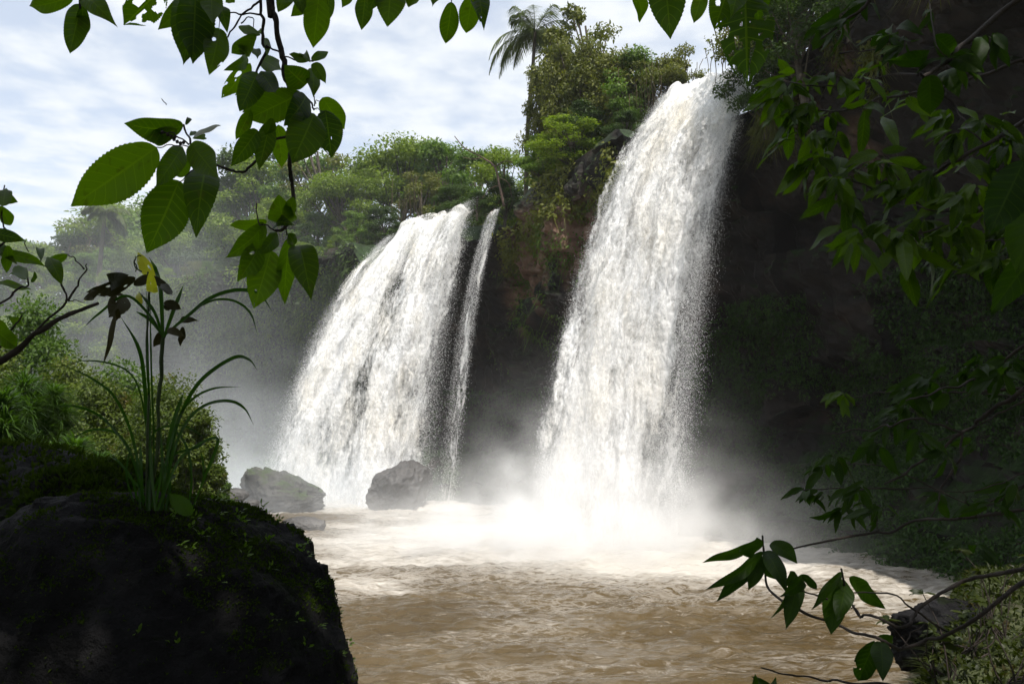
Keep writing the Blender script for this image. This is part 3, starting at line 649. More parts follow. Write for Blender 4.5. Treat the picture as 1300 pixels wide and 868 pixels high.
def vine_tangle(root, H, cw, n=60, mat='vine'):
    g = Geo()
    for k in range(n):
        a = random.uniform(0, 6.28); r_ = cw * random.uniform(.5, 1.0); z = H * random.uniform(.55, .9)
        p0 = np.array([math.cos(a) * r_, math.sin(a) * r_, z]); l = H * random.uniform(.25, .5)
        pts = [p0 + np.array([random.gauss(0, .12), random.gauss(0, .12), -l * q]) for q in (0, .35, .7, 1)]
        g.add(*tube(smooth_path(pts, 3), (.03, .015), 4))
    g.build('hanging_vines', M[mat], root)
PROTO = {
 'A': tree_proto('broadleaf_tree', 1, 10, 3.4, 14000, .23, 'treeA', .08, 44, 1.0),
 'B': tree_proto('broadleaf_tree', 2, 10, 3.0, 9000, .22, 'treeB', .2, 30, .95),
 'C': tree_proto('broadleaf_tree', 3, 10, 3.8, 11000, .22, 'treeC', .35, 34, 1.15, 'flat'),
 'D': tree_proto('broadleaf_tree', 4, 10, 3.3, 11000, .24, 'treeD', .1, 36, 1.05),
 'E': tree_proto('bamboo_clump', 5, 10, 1.9, 10000, .24, 'treeB', .1, 34, .85, 'col'),
 'F': tree_proto('slender_tree', 6, 10, 2.0, 2200, .20, 'treeB', .45, 18, .6, 'round'),
 'G': tree_proto('broadleaf_tree', 8, 10, 3.6, 13000, .23, 'treeC', .08, 44, 1.0)}
vine_tangle(PROTO['B'], 10, 3.0)
USED = {}
def copy_tree(o, parent=None):
    c_ = o.copy(); COL.objects.link(c_); c_.parent = parent
    for ch in list(o.children): copy_tree(ch, c_)
    return c_
def place(kind, pos, scale, label, cat='tree', group=None, rz=None, sxy=1.0):
    o = PROTO[kind] if kind not in USED else copy_tree(PROTO[kind]); USED[kind] = 1
    o.location = pos; s = scale if np.isscalar(scale) else scale
    o.scale = (s * sxy, s * sxy, s); o.rotation_euler = (0, 0, random.uniform(0, 6.28) if rz is None else rz)
    return tag(o, label, cat, group)
def plateau_z(x, y):
    d2 = (RIM[:, 0] - x) ** 2 + (RIM[:, 1] - y) ** 2; i = int(np.argmin(d2)); v = np.array([x, y]) - RIM[i]
    b = float(v @ RN[i])
    return RIMZ + .06 * max(b, 0) if b > -.3 else None
def base_z(x, y):
    pz = plateau_z(x, y); gz = float(ground_z(np.array([x]), np.array([y]))[0])
    return gz if pz is None else max(pz, gz)
def place_px(kind, px, top, Y, label, sxy=1.0, group=None, cat='tree', zb=None, H=10.0):
    x = XY(px, Y); zt = WY(px, top, Y)[2]; z0 = base_z(x, Y) if zb is None else zb
    s = max(.15, (zt - z0) / H)
    return place(kind, (x, Y, z0), s, label, cat, group, sxy=sxy)

# hand placed trees: on the cliff top between the falls
T_ = [
 ('F', 772, 2, 40, 'slender thin leaved tree standing tallest above the cliff between the waterfalls', 1.0),
 ('E', 714, 52, 38, 'feathery bamboo clump just right of the tall palm trunk', .85),
 ('E', 684, 88, 40, 'narrow feathery clump climbing around the tall palm trunk', .8),
 ('E', 762, 52, 36.8, 'third bamboo clump, under the slender tallest tree', .9),
 ('B', 842, 74, 35.2, 'olive tree between the green rounded tree and the right waterfall lip', 1.2),
 ('F', 742, 20, 38.5, 'sparse slender tree rising out of the bamboo, second tallest', 1.0),
 ('E', 740, 72, 36.5, 'second bamboo clump right of the palm, olive and dense', 1.0),
 ('E', 792, 70, 36.5, 'olive bamboo clump in the middle of the clifftop grove', 1.2),
 ('A', 818, 66, 36, 'bright green rounded tree left of the right waterfall lip', 1.0),
 ('B', 872, 60, 35.5, 'olive tree directly behind the right waterfall lip', 1.0),
 ('F', 895, 75, 35, 'sparse small tree peeping right of the olive tree at the right waterfall lip', 1.2),
 ('D', 745, 130, 36.2, 'dark bushy tree low on the cliff edge under the bamboo', 1.5),
 ('D', 803, 140, 33.8, 'dark bushy tree on the cliff edge beside the right waterfall', 1.5),
 ('A', 700, 165, 38.5, 'leafy bush tree at the foot of the tall palm', 1.6),
 ('G', 735, 150, 35.6, 'yellow green bush spilling over the cliff edge between the waterfalls', 2.2),
 # centre skyline behind the left fall
 ('C', 505, 168, 60, 'flat topped yellow green tree on the skyline left of the back waterfall lip', 1.15),
 ('A', 560, 172, 58, 'round green tree on the skyline above the back waterfall', 1.1),
 ('B', 530, 215, 54.5, 'vine draped olive tree right above the back waterfall lip', 1.1),
 ('A', 605, 182, 55, 'light green tree between the back waterfall and the palm', 1.1),
 ('G', 640, 183, 50, 'yellow green tree leaning behind the dead branch', 1.2),
 ('D', 604, 252, 43.6, 'small dark bush wedged between the back waterfall lip and the thin stream', 1.6),
 ('D', 575, 235, 48.5, 'dark low tree behind the dead branch at the back waterfall', 1.7),
 ('D', 640, 225, 44.5, 'dark bushy tree on the cliff edge right of the thin stream', 1.7),
 ('D', 480, 262, 51, 'dark low tree left of the back waterfall lip', 1.7),
 ('G', 458, 195, 60, 'pale green tree right of the hanging leaves on the skyline', 1.1),
 ('C', 432, 215, 57, 'spreading yellow green tree above the left cliff', 1.2),
 ('A', 445, 268, 53, 'green tree at the cliff edge left of the back waterfall', 1.3),
 ('F', 410, 172, 62, 'thin tree on the skyline behind the hanging leaves', 1.3),
 ('A', 380, 190, 64, 'round green tree half hidden by the hanging leaves', 1.2),
 ('G', 330, 205, 66, 'pale tree on the skyline between the two leaf sprays', 1.2),
 ('D', 300, 182, 68, 'tall dark tree on the skyline between the two leaf sprays', 1.0),
 ('C', 345, 260, 60, 'yellow green spreading tree under the skyline trees', 1.4),
 ('A', 395, 270, 57, 'green rounded tree over the dark left cliff', 1.3),
 ('G', 420, 320, 53.5, 'bright green tree low on the cliff left of the back waterfall', 1.5),
 ('C', 375, 330, 55, 'low spreading tree at the top of the dark left cliff', 1.5),
 # right, above the dark cliff
]
for k, px, top, Y, lb, sx in T_: place_px(k, px, top, Y, lb, sx)
for k, px, top, Y, zb, sx, lb in [('B', 1000, -20, 25.0, 14.2, 1.5, 'olive bushy tree overhanging the dark cliff right of the right waterfall'), ('D', 1045, -40, 23.2, 14.0, 1.6, 'dark bushy tree over the cliff above the right leaves'),
                                  ('D', 990, 40, 25.2, 13.6, 1.3, 'dark bush at the right shoulder of the right waterfall'), ('D', 1110, -60, 21.0, 14.6, 1.5, 'dark tree at the top edge over the right cliff')]:
    place_px(k, px, top, Y, lb, sx, zb=zb)
# the misty wood on the left slope
far = [(25, 305, 92, 'A'), (60, 268, 100, 'F'), (85, 290, 98, 'D'), (150, 262, 104, 'D'), (175, 255, 98, 'C'), (205, 250, 92, 'A'), (240, 245, 86, 'G'), (275, 235, 80, 'A'), (130, 290, 96, 'B'), (5, 300, 85, 'C'), (-30, 290, 88, 'A'),
       (45, 330, 82, 'G'), (100, 322, 84, 'A'), (160, 305, 82, 'G'), (215, 290, 78, 'C'), (255, 285, 74, 'D'), (300, 275, 70, 'G'), (20, 360, 72, 'A'), (75, 355, 72, 'D'), (125, 345, 74, 'C'), (185, 335, 72, 'A'), (235, 330, 69, 'B'), (280, 325, 65, 'A'), (325, 320, 62, 'B'),
       (0, 395, 60, 'G'), (50, 390, 62, 'A'), (100, 385, 64, 'G'), (150, 380, 64, 'D'), (200, 375, 63, 'G'), (250, 372, 61, 'A'), (295, 372, 58, 'D'), (340, 375, 56, 'A'), (-40, 350, 70, 'D'), (-60, 380, 58, 'A')]
for i, (px, top, Y, k) in enumerate(far):
    lb = {'A': 'misty green rounded tree in the wood on the left slope', 'B': 'misty vine hung tree in the wood on the left slope', 'C': 'misty flat topped tree in the wood on the left slope',
          'D': 'misty dark dense tree in the wood on the left slope', 'F': 'misty thin bare tree on the far left skyline', 'G': 'misty yellow green tree in the wood on the left slope'}[k]
    place_px(k, px, top, Y, lb, 1.35 if k != 'F' else 1.1, 'misty trees in the left wood')

def palm(pos, H, fr, label, nf=24, lean=.3, sc=1.0):
    root = empty('palm_tree', pos, label, 'palm tree')
    tg, g = Geo(), Geo()
    path = smooth_path([(0, 0, -.5), (lean * .2, 0, H * .4), (lean * .7, 0, H * .75), (lean, 0, H)], 8)
    tg.add(*tube(path, (.13 * sc, .085 * sc), 9, .1)); tg.build('trunk', M['bark'], root)
    top = path[-1]
    for k in range(nf):
        a = k * 2.4 + random.uniform(-.2, .2); el = random.uniform(-.25, 1.25); ln = fr * random.uniform(.8, 1.15)
        t = np.linspace(0, 1, 15); d = np.array([math.cos(a), math.sin(a), 0])
        q = top + d * (ln * np.sin(t * 1.35) * math.cos(el * .8))[:, None] + np.array([0, 0, 1.]) * (ln * (math.sin(el) * t * .95 - (.62 + .2 * (1 - el)) * t ** 2.3))[:, None]
        g.add(*tube(q, (.022 * sc, .006 * sc), 5))
        T = nrm(np.gradient(q, axis=0)); sd = nrm(np.cross(T, np.array([0, 0, 1.]) + 1e-3))
        for j in np.linspace(.1, 1, 54):
            i = j * 14; i0 = min(13, int(i)); p0 = q[i0] + (q[i0 + 1] - q[i0]) * (i - i0)
            l = fr * .24 * math.sin(math.pi * (.15 + .8 * j)) * random.uniform(.8, 1.2)
            for s_ in (-1, 1):
                D = T[i0] * .55 + sd[i0] * s_ * .75 + np.array([0, 0, -.55 + random.gauss(0, .2)])
                g.add(*blades(p0[None], D[None], l, .042 * sc, .5, 3))
    g.build('crown', M['palm'], root); return root
x = XY(668, 41.0); zt = WY(682, 40, 41.0)[2]; palm((x, 41.0, base_z(x, 41)), zt - base_z(x, 41), 2.5, 'tall palm with drooping fronds rising above the cliff between the waterfalls', 30, .55)
x = XY(110, 78); zt = WY(110, 270, 78)[2]; z_ = base_z(x, 78); palm((x, 78, z_), zt - z_, 2.7, 'small misty palm on the far left skyline', 18, .2, 2.0)

# ------------------------------------------------------------------ bushes and grass on the left bank
def bush(px, py, Y, w, h, label, mat, ls=.12, n=7000, lumps=7, name='bush', group=None, cat='bush', z0=None, strappy=0):
    x = XY(px, Y); z = float(ground_z(np.array([x]), np.array([Y]))[0]) - .2 if z0 is None else z0
    zt = WY(px, py, Y)[2]
    root = empty(name, (x, Y, z), label, cat, group)
    g, tg = Geo(), Geo(); H = max(.4, zt - z)
    for k in range(lumps):
        a = k * 2.4 + random.uniform(-.4, .4); v_ = (k + .5) / lumps; r_ = math.sin(math.pi * .5 * (.15 + .85 * (1 - v_)))
        c_ = np.array([math.cos(a) * w * r_ * .72, math.sin(a) * w * r_ * .72, H - w * .42 - (1 - v_) * min(H - w * .4, w * 2.3)])
        if k == lumps - 1: c_ = np.array([0, 0, H - w * .42])
        if strappy:
            m_ = n // lumps; d_ = nrm(RNG.normal(size=(m_, 3)) + np.array([0, 0, .5])); p_ = c_ + d_ * np.array([w * .45, w * .45, w * .3]) * RNG.random((m_, 1))
            g.add(*blades(p_, d_ + np.array([0, 0, .5]), strappy * (.5 + .7 * RNG.random(m_)), ls, .7))
        else: crown_cards(g, c_, (w * .48, w * .48, w * .44), n // lumps, ls, seed=random.randint(0, 999), up=.6)
        if strappy: c_ = c_ * np.array([.6, .6, .9])
        tg.add(*tube(smooth_path([(0, 0, -.2), c_ * .5 + np.array([0, 0, .1]), c_], 4), (.05, .015), 5))
    g.build('foliage', M[mat], root); tg.build('stem', M['bark'], root); return root
def tuft(px, py, Y, n, ln, spread, label, mat='grass', wd=.02, group=None, bend=.55, z0=None):
    x = XY(px, Y); zt = WY(px, py, Y)[2]; z = zt - ln * .65 if z0 is None else z0
    root = tag(mesh_tuft((x, Y, z), n, ln, spread, mat, wd, bend), label, 'grass tuft', group); return root
def mesh_tuft(c, n, ln, spread, mat, wd, bend):
    a = RNG.random(n) * 6.283; r_ = np.sqrt(RNG.random(n)) * spread
    C = np.stack([np.cos(a) * r_, np.sin(a) * r_, np.zeros(n)], -1)
    D = np.stack([np.cos(a) * .45 * (r_ / spread + .3), np.sin(a) * .45 * (r_ / spread + .3), np.ones(n)], -1) + RNG.normal(0, .22, (n, 3))
    g = Geo(); g.add(*blades(C, D, ln * (.6 + .6 * RNG.random(n)), wd, bend)); o = g.build('grass_tuft', M[mat]); o.location = c; return o
bush(205, 492, 17.5, 1.35, 0, 'large rounded olive bush with reddish tips beside the mist', 'bush', .066, 80000, 12)
bush(120, 478, 19, 1.5, 0, 'olive bush left of the large rounded bush', 'bush', .08, 50000, 10)
bush(248, 520, 17.0, .55, 0, 'reddish olive outer lobe bush at the right of the large rounded bush', 'bush', .066, 22000, 6)
bush(250, 600, 27, 1.3, 0, 'low green bush at the water edge below the large rounded bush', 'bushg', .11, 6000, 5)
bush(289, 612, 33, .38, 0, 'tiny round green bush on the left shore', 'bushg', .10, 1600, 3)
bush(268, 618, 30, .6, 0, 'small low shrub between the tiny round bush and the shore bush', 'bushg', .10, 2500, 4)
bush(30, 375, 28, 1.9, 0, 'light green spreading bush lit by sun at the left edge', 'bushg', .15, 9000, 8)
bush(80, 450, 26, 1.6, 0, 'drooping olive bush under the light green bush', 'bush', .13, 7000, 7)
bush(150, 455, 30, 2.2, 0, 'broad dark green bush in front of the misty wood', 'treeD' if False else 'bushg', .15, 9000, 8)
bush(215, 470, 33, 2.2, 0, 'yellowish bush behind the large rounded bush', 'bush', .15, 8000, 8)
bush(-20, 420, 22, 1.6, 0, 'bush cut off by the left edge of the picture', 'bush', .13, 7000, 7)
for px, py, Y, w, st, lb in [(25, 452, 11.5, .5, .34, 'tall bright strap leaved clump at the left edge above the moss'), (62, 468, 12.0, .4, .30, 'smaller bright strap leaved clump right of the tallest one at the left edge'), (-2, 475, 10.0, .4, .32, 'strap leaved clump cut off by the left edge'),
                             (95, 532, 9.0, .38, .26, 'fresh green strap leaved clump under the olive bush'), (65, 545, 8.6, .36, .24, 'short fresh clump of strap leaves over the pale ledge'), (128, 552, 9.6, .36, .24, 'short strap leaved clump low behind the tall plant')]:
    bush(px, py + 22, Y, w, 0, lb, 'grass', .024, 2600, 8, 'strap_leaved_clump', 'strap leaved clumps on the left bank', 'plant', strappy=st)
def mound(name, px, py, Y, size, mat, seed, label):
    c_ = WY(px, py, Y); o, V = rock(name, c_, size, M[mat], seed, label, 'mound', rough=.4, n=60, facet=.2); return V
def cover_leaves(V, n, mat, label, ls=.07, name='undergrowth', cond=None, up=.3, kind='stuff', bl=0, bln=.3):
    g = Geo(); p, n_ = surf_points(V, n, cond or (lambda a, q: np.clip(q[..., 2] + up, 0, 1)))
    g.add(*cards(p + n_ * .03, n_ * .5 + RNG.normal(0, .6, p.shape), n_ + RNG.normal(0, .5, p.shape), ls * (.6 + .9 * RNG.random(n)), ls * .5, .2))
    if bl:
        p, n_ = surf_points(V, bl, cond or (lambda a, q: np.clip(q[..., 2] + up, 0, 1)))
        g.add(*blades(p, n_ + RNG.normal(0, .4, p.shape) + np.array([0, 0, .5]), bln * (.5 + RNG.random(bl)), .02, .8))
    o = g.build(name, M[mat]); tag(o, label, 'undergrowth', kind=kind); return o
# ground cover over the whole left bank
xs = np.linspace(-30, -1, 150); ys = np.linspace(5, 62, 200); X, Y = np.meshgrid(xs, ys)
TV = np.stack([X, Y, ground_z(X, Y)], -1)
cover_leaves(TV, 60000, 'bushg', 'low leafy ground cover on the left bank', .22, 'undergrowth', lambda a, q: (a[..., 2] > .15) * (.3 + fbm(a[..., 0] * .5, a[..., 1] * .5, 0, 3, 88)) / (1 + (a[..., 1] / 40) ** 2), bl=12000, bln=.4)

# ------------------------------------------------------------------ cliff vegetation
CV = CL[NB:].transpose(0, 1, 2)
def cliff_cover(n, mat, label, ls, px0, px1, h0, h1, cond, name='undergrowth', bl=0, bln=.5, bmat=None, hang=.6, wd=.03, gaps=()):
    A = CV; px = 650 + F * A[..., 0] / np.maximum(A[..., 1], 1); hh = np.linspace(0, 1, A.shape[0])[:, None] + 0 * px
    a, b, c_ = A[:-1, :-1], A[:-1, 1:], A[1:, :-1]; nr = np.cross(c_ - a, b - a); ar = np.linalg.norm(nr, axis=-1); nr = nr / (ar[..., None] + 1e-9)
    fl = np.sign((nr[..., :2] * -RN[None, :-1]).sum(-1, keepdims=True)); nr = nr * np.where(np.abs(fl) < .5, 1, fl)
    for g0, g1 in gaps: ar = ar * ((px[:-1, :-1] < g0) | (px[:-1, :-1] > g1))
    w = ar * (px[:-1, :-1] > px0) * (px[:-1, :-1] < px1) * (hh[:-1, :-1] >= h0) * (hh[:-1, :-1] <= h1) * (a[..., 1] > 7) * cond(a, nr, hh[:-1, :-1]); w = w.ravel() / w.sum()
    def pick(m):
        i = RNG.choice(len(w), m, p=w); j1, j2 = RNG.random((2, m, 1)); p = a.reshape(-1, 3)[i]
        return p + (b.reshape(-1, 3)[i] - p) * j1 + (c_.reshape(-1, 3)[i] - p) * j2, nr.reshape(-1, 3)[i]
    g = Geo()
    if n:
        p, q = pick(n); p = p + q * (RNG.random((n, 1)) ** 2 * ls * 3)
        g.add(*cards(p, q * .5 + RNG.normal(0, .5, p.shape) + np.array([0, 0, -.4]), q + RNG.normal(0, .5, p.shape) + np.array([0, 0, .5]), ls * (.5 + RNG.random(n)), ls * .5, .2))
    if bl:
        p, q = pick(bl); g.add(*blades(p, q * .8 + RNG.normal(0, .35, p.shape) + np.array([0, 0, .7 - hang]), bln * (.4 + RNG.random(bl)), wd, .5 + hang))
    o = g.build(name, M[mat]); tag(o, label, 'undergrowth', kind='stuff'); return o
patch = lambda sc, lo, hi, sd: (lambda a, n, h: smooth(lo, hi, fbm(a[..., 0] * sc, a[..., 1] * sc, a[..., 2] * sc, 3, sd)))
cliff_cover(5000, 'treeB', 'leafy fringe hanging over the cliff rim between the waterfalls', .20, 560, 860, 0, .16, patch(.45, .50, .60, 101), bl=260, bln=.6, hang=.9, gaps=((480, 594), (618, 634), (838, 870)), wd=.03)
cliff_cover(16000, 'treeB', 'leafy fringe hanging over the rim of the dark right cliff', .16, 950, 1500, 0, .13, patch(.35, .40, .55, 101), bl=4000, bln=.6, hang=.9, gaps=((838, 975),))
cliff_cover(60000, 'treeD', 'shrubs and creepers on the left cliff', .26, -200, 500, 0, .9, patch(.25, .30, .5, 102), bl=14000, bln=1.0, hang=.9)
cliff_cover(14000, 'treeC', 'yellow green creepers trailing over the left cliff', .24, -200, 490, 0, .4, patch(.3, .45, .6, 112), bl=3000, bln=1.0, hang=.9)
cliff_cover(2600, 'bushg', 'sparse creepers on the rock between the waterfalls', .16, 620, 860, .05, .5, patch(.5, .56, .68, 103), bl=700, bln=.6, hang=.9)
cliff_cover(16000, 'shade', 'ferns and grass on the wet talus between the waterfalls', .14, 540, 800, .55, 1, patch(.4, .40, .58, 104), bl=12000, bln=.55, hang=.2)
cliff_cover(60000, 'shade', 'ferns and grass on the shaded slope right of the right waterfall', .12, 860, 1800, .42, 1, patch(.45, .36, .55, 105), bl=40000, bln=.4, hang=.25, wd=.018)

# ------------------------------------------------------------------ dead branch on the cliff edge
g = Geo()
Yd = 43.0
for pts, r0, r1 in [([(640, 262), (634, 235), (628, 212), (612, 200), (590, 188), (577, 173)], .13, .03), ([(628, 212), (640, 205), (652, 206)], .07, .02), ([(612, 200), (600, 202), (588, 200)], .05, .015), ([(634, 235), (622, 240), (612, 252)], .06, .02),
                    ([(631, 225), (645, 232), (650, 250)], .06, .02), ([(590, 188), (585, 195)], .04, .012), ([(640, 245), (630, 262), (622, 270)], .06, .02)]:
    g.add(*tube(smooth_path([WY(a, b, Yd + .4 * math.sin(a)) for a, b in pts], 5), (r0 * .55, r1 * .8), 6, .3))
c_ = WY(640, 262, Yd); o = g.build('dead_branch', M['dead'], None, origin=c_)
tag(o, 'bare brown dead branch reaching left over the back waterfall lip', 'branch')

# ------------------------------------------------------------------ leafy branches near the camera
def branch(label, name='leafy_branch', group=None, pos=None):
    return empty(name, pos, label, 'branch', group)
def stems(root, lst, mat='twig', sides=7, name='stem', anchor=None):
    g = Geo()
    if anchor is not None:                                # the branch runs on, outside the picture, to the trunk it grows from
        p0, p1 = P(*lst[0][0][0]), P(*lst[0][0][1]); a_ = np.asarray(anchor, float); d0_ = nrm(p0 - p1) * np.linalg.norm(a_ - p0) * .35
        r_ = lst[0][1] * lst[0][0][0][2] / F * .5
        g.add(*tube(smooth_path([p1, p0, p0 + d0_, a_], 7), (r_, r_ * 2.2), sides))
    for pts, w0, w1 in lst:
        p3 = smooth_path([P(*q) for q in pts], 6); d = np.mean([q[2] for q in pts])
        n_ = len(p3); bend = np.stack([fbm(np.arange(n_) * .35, k * 5., len(pts), 2, 7) - .5 for k in range(3)], -1) * .010 * d * np.sin(np.pi * np.linspace(0, 1, n_))[:, None]
        p3 = p3 + bend
        rr = np.linspace(w0, w1, n_) * d / F * .5; rr = rr * (1 + .28 * (vnoise(np.arange(n_) * .8, 0, len(pts), 3) - .5))
        g.add(*tube(p3, rr, sides))
    return g.build(name, M[mat], root, origin=np.array(root.location))
def traced(root, leaves, d, mat='hang', name='leaf'):
    """leaves = (base px, tip px, width px, roll, holes): big leaves hung in true depth"""
    for i, lf in enumerate(leaves):
        (bx, by), (tx, ty), w = lf[:3]; w = w * (.8 if mat.startswith('right') else .96); roll = lf[3] if len(lf) > 3 else random.uniform(-.35, .35); hol = lf[4] if len(lf) > 4 else 0
        dd = d + random.uniform(-.06, .06) * d
        b_, t_ = P(bx, by, dd), P(tx, ty, dd * random.uniform(.93, 1.05))
        g = Geo(); leaf(g, b_, t_, 1.02 * w * d / F / max(.6, math.cos(roll)), None, roll, random.uniform(-.05, .16), random.uniform(.08, .34), random.uniform(-.05, .15), 46 if hol == 0 else 54, 7 if hol == 0 else 22, .028, hol, i + 3, random.uniform(.92, 1.08)); g.build(name, M[mat], root, origin=np.array(root.location))

d0 = 1.35
br = branch('long hanging branch with big serrated leaves against the sky, upper left', pos=P(345, -60, d0))
stems(br, [([(338, -60, d0), (343, 0, d0), (350, 30, d0), (357, 70, d0), (364, 100, d0), (366, 140, d0), (367, 175, d0), (371, 215, d0), (373, 250, d0), (370, 275, d0), (360, 290, d0), (350, 293, d0)], 8, 4),
           ([(330, -50, d0), (332, 0, d0), (334, 30, d0), (338, 60, d0), (331, 85, d0), (322, 110, d0), (325, 135, d0)], 4.5, 2.5),
           ([(332, 0, d0), (318, 12, d0), (300, 28, d0), (289, 48, d0)], 3, 1.8), ([(331, 19, d0), (305, 20, d0), (278, 18, d0)], 2.5, 1.5), ([(338, 58, d0), (355, 68, d0), (372, 77, d0), (398, 78, d0)], 2.4, 1.8),
           ([(365, 113, d0), (380, 119, d0), (392, 130, d0), (399, 140, d0)], 3, 2), ([(399, 132, d0), (407, 127, d0)], 1.6, 1), ([(399, 138, d0), (410, 141, d0)], 1.4, 1), ([(399, 135, d0), (400, 122, d0), (399, 105, d0)], 1.6, 1),
           ([(366, 173, d0), (345, 180, d0), (328, 205, d0), (305, 219, d0), (285, 215, d0), (262, 203, d0), (245, 188, d0), (237, 170, d0), (233, 158, d0)], 4, 2.5),
           ([(243, 187, d0), (222, 187, d0), (199, 187, d0)], 1.6, 1.4), ([(258, 205, d0), (243, 220, d0), (228, 231, d0)], 1.8, 1.4), ([(258, 201, d0), (262, 214, d0)], 1.6, 1.4), ([(240, 184, d0), (225, 175, d0), (205, 166, d0)], 2.2, 1.6), ([(211, 133, d0), (205, 125, d0)], 1.4, .6),
           ([(350, 293, d0), (338, 287, d0), (326, 283, d0), (326, 258, d0)], 2.2, 1.4), ([(345, 297, d0), (345, 318, d0)], 1.4, 1.2), ([(362, 288, d0), (366, 300, d0), (372, 304, d0)], 2, 1.4), ([(306, 30, d0), (320, 24, d0), (321, 45, d0)], 1.8, 1), ([(322, 50, d0), (313, 66, d0)], 1.5, 1)], anchor=(-.9, -.5, 6.6))
traced(br, [((199, 187), (91, 262), 56, .15), ((233, 160), (159, 158), 34, .5), ((232, 186), (199, 236), 28, .2), ((241, 198), (222, 226), 20, .1), ((243, 184), (274, 223), 34, -.2), ((227, 230), (188, 319), 58, .1), ((262, 213), (249, 296), 43, -.1),
            ((224, 164), (183, 177), 22, .3), ((236, 158), (243, 149), 6, .2), ((241, 172), (250, 168), 7, .4), ((244, 176), (262, 174), 9, .2)], d0)
traced(br, [((303, 34), (322, 40), 12, .2), ((325, 44), (293, 69), 18, .1), ((322, 48), (307, 72), 18, -.2), ((324, 62), (327, 77), 12, .2), ((329, 40), (335, 45), 8, .3), ((318, 80), (281, 127), 24, .2, .10), ((314, 74), (288, 89), 16, .3),
            ((327, 92), (303, 143), 30, .1), ((331, 90), (350, 118), 22, .2), ((332, 100), (334, 132), 18, .1), ((333, 76), (356, 88), 22, .2), ((337, 50), (339, 73), 11, .2), ((322, 132), (308, 143), 7, .5)], d0 * 1.03)
traced(br, [((388, 108), (362, 84), 34, .1), ((392, 76), (367, 69), 11, .4), ((396, 76), (419, 64), 12, .2), ((398, 80), (413, 104), 15, .2), ((396, 88), (399, 119), 18, .3), ((384, 118), (313, 152), 40, .15), ((388, 122), (366, 156), 30, .3), ((386, 74), (396, 84), 9, .4)], d0 * .98)
traced(br, [((409, 124), (438, 166), 30, -.1), ((413, 140), (421, 200), 36, .1, .012), ((399, 144), (371, 207), 46, .1), ((327, 165), (295, 210), 24, .2), ((343, 156), (329, 215), 24, -.2), ((353, 158), (359, 215), 24, .2), ((318, 140), (300, 178), 17, .3), ((345, 150), (338, 172), 14, .4)], d0 * 1.0)
traced(br, [((362, 284), (354, 256), 34, .2), ((366, 275), (369, 256), 14, .4), ((338, 281), (290, 288), 17, .5), ((336, 284), (288, 327), 26, .4), ((328, 292), (327, 318), 12, .2), ((330, 310), (304, 356), 30, .3, .05), ((344, 318), (322, 391), 44, .1, .01), ((352, 296), (332, 322), 18, .3), ((368, 303), (360, 383), 26, .3), ((380, 312), (394, 371), 35, .1), ((366, 296), (374, 312), 14, .3), ((352, 286), (370, 284), 16, .6)], d0)
# shiny upturned leaf, its gleam painted as pale colour
g = Geo(); leaf(g, P(245, 176, d0), P(280, 160, d0 * .97), .010, np.array([0, -.2, 1]), .5, .06, .5, 0, 12, 4, 0); o = g.build('gleam_leaf', mat_leaf('gleam_leaf', (.45, .47, .45), (.55, .57, .55), (1, 1, .9), .3, .4), br, origin=np.array(br.location)); tag(o, 'shiny upturned leaf, its gleam painted pale')
g = Geo()
for q in [(213, 171), (217, 173), (221, 177), (225, 180), (229, 182), (206, 168), (233, 181), (222, 174)]:
    c_ = P(q[0], q[1], d0); th = np.linspace(0, 1, 4); g.add(*tube(c_ + np.outer(np.linspace(-.0032, .0032, 5), [0.3, 0, 1]), np.array([.0008, .0026, .0032, .0026, .0008]), 6))
g.build('berries', M['twig'], br, origin=np.array(br.location))

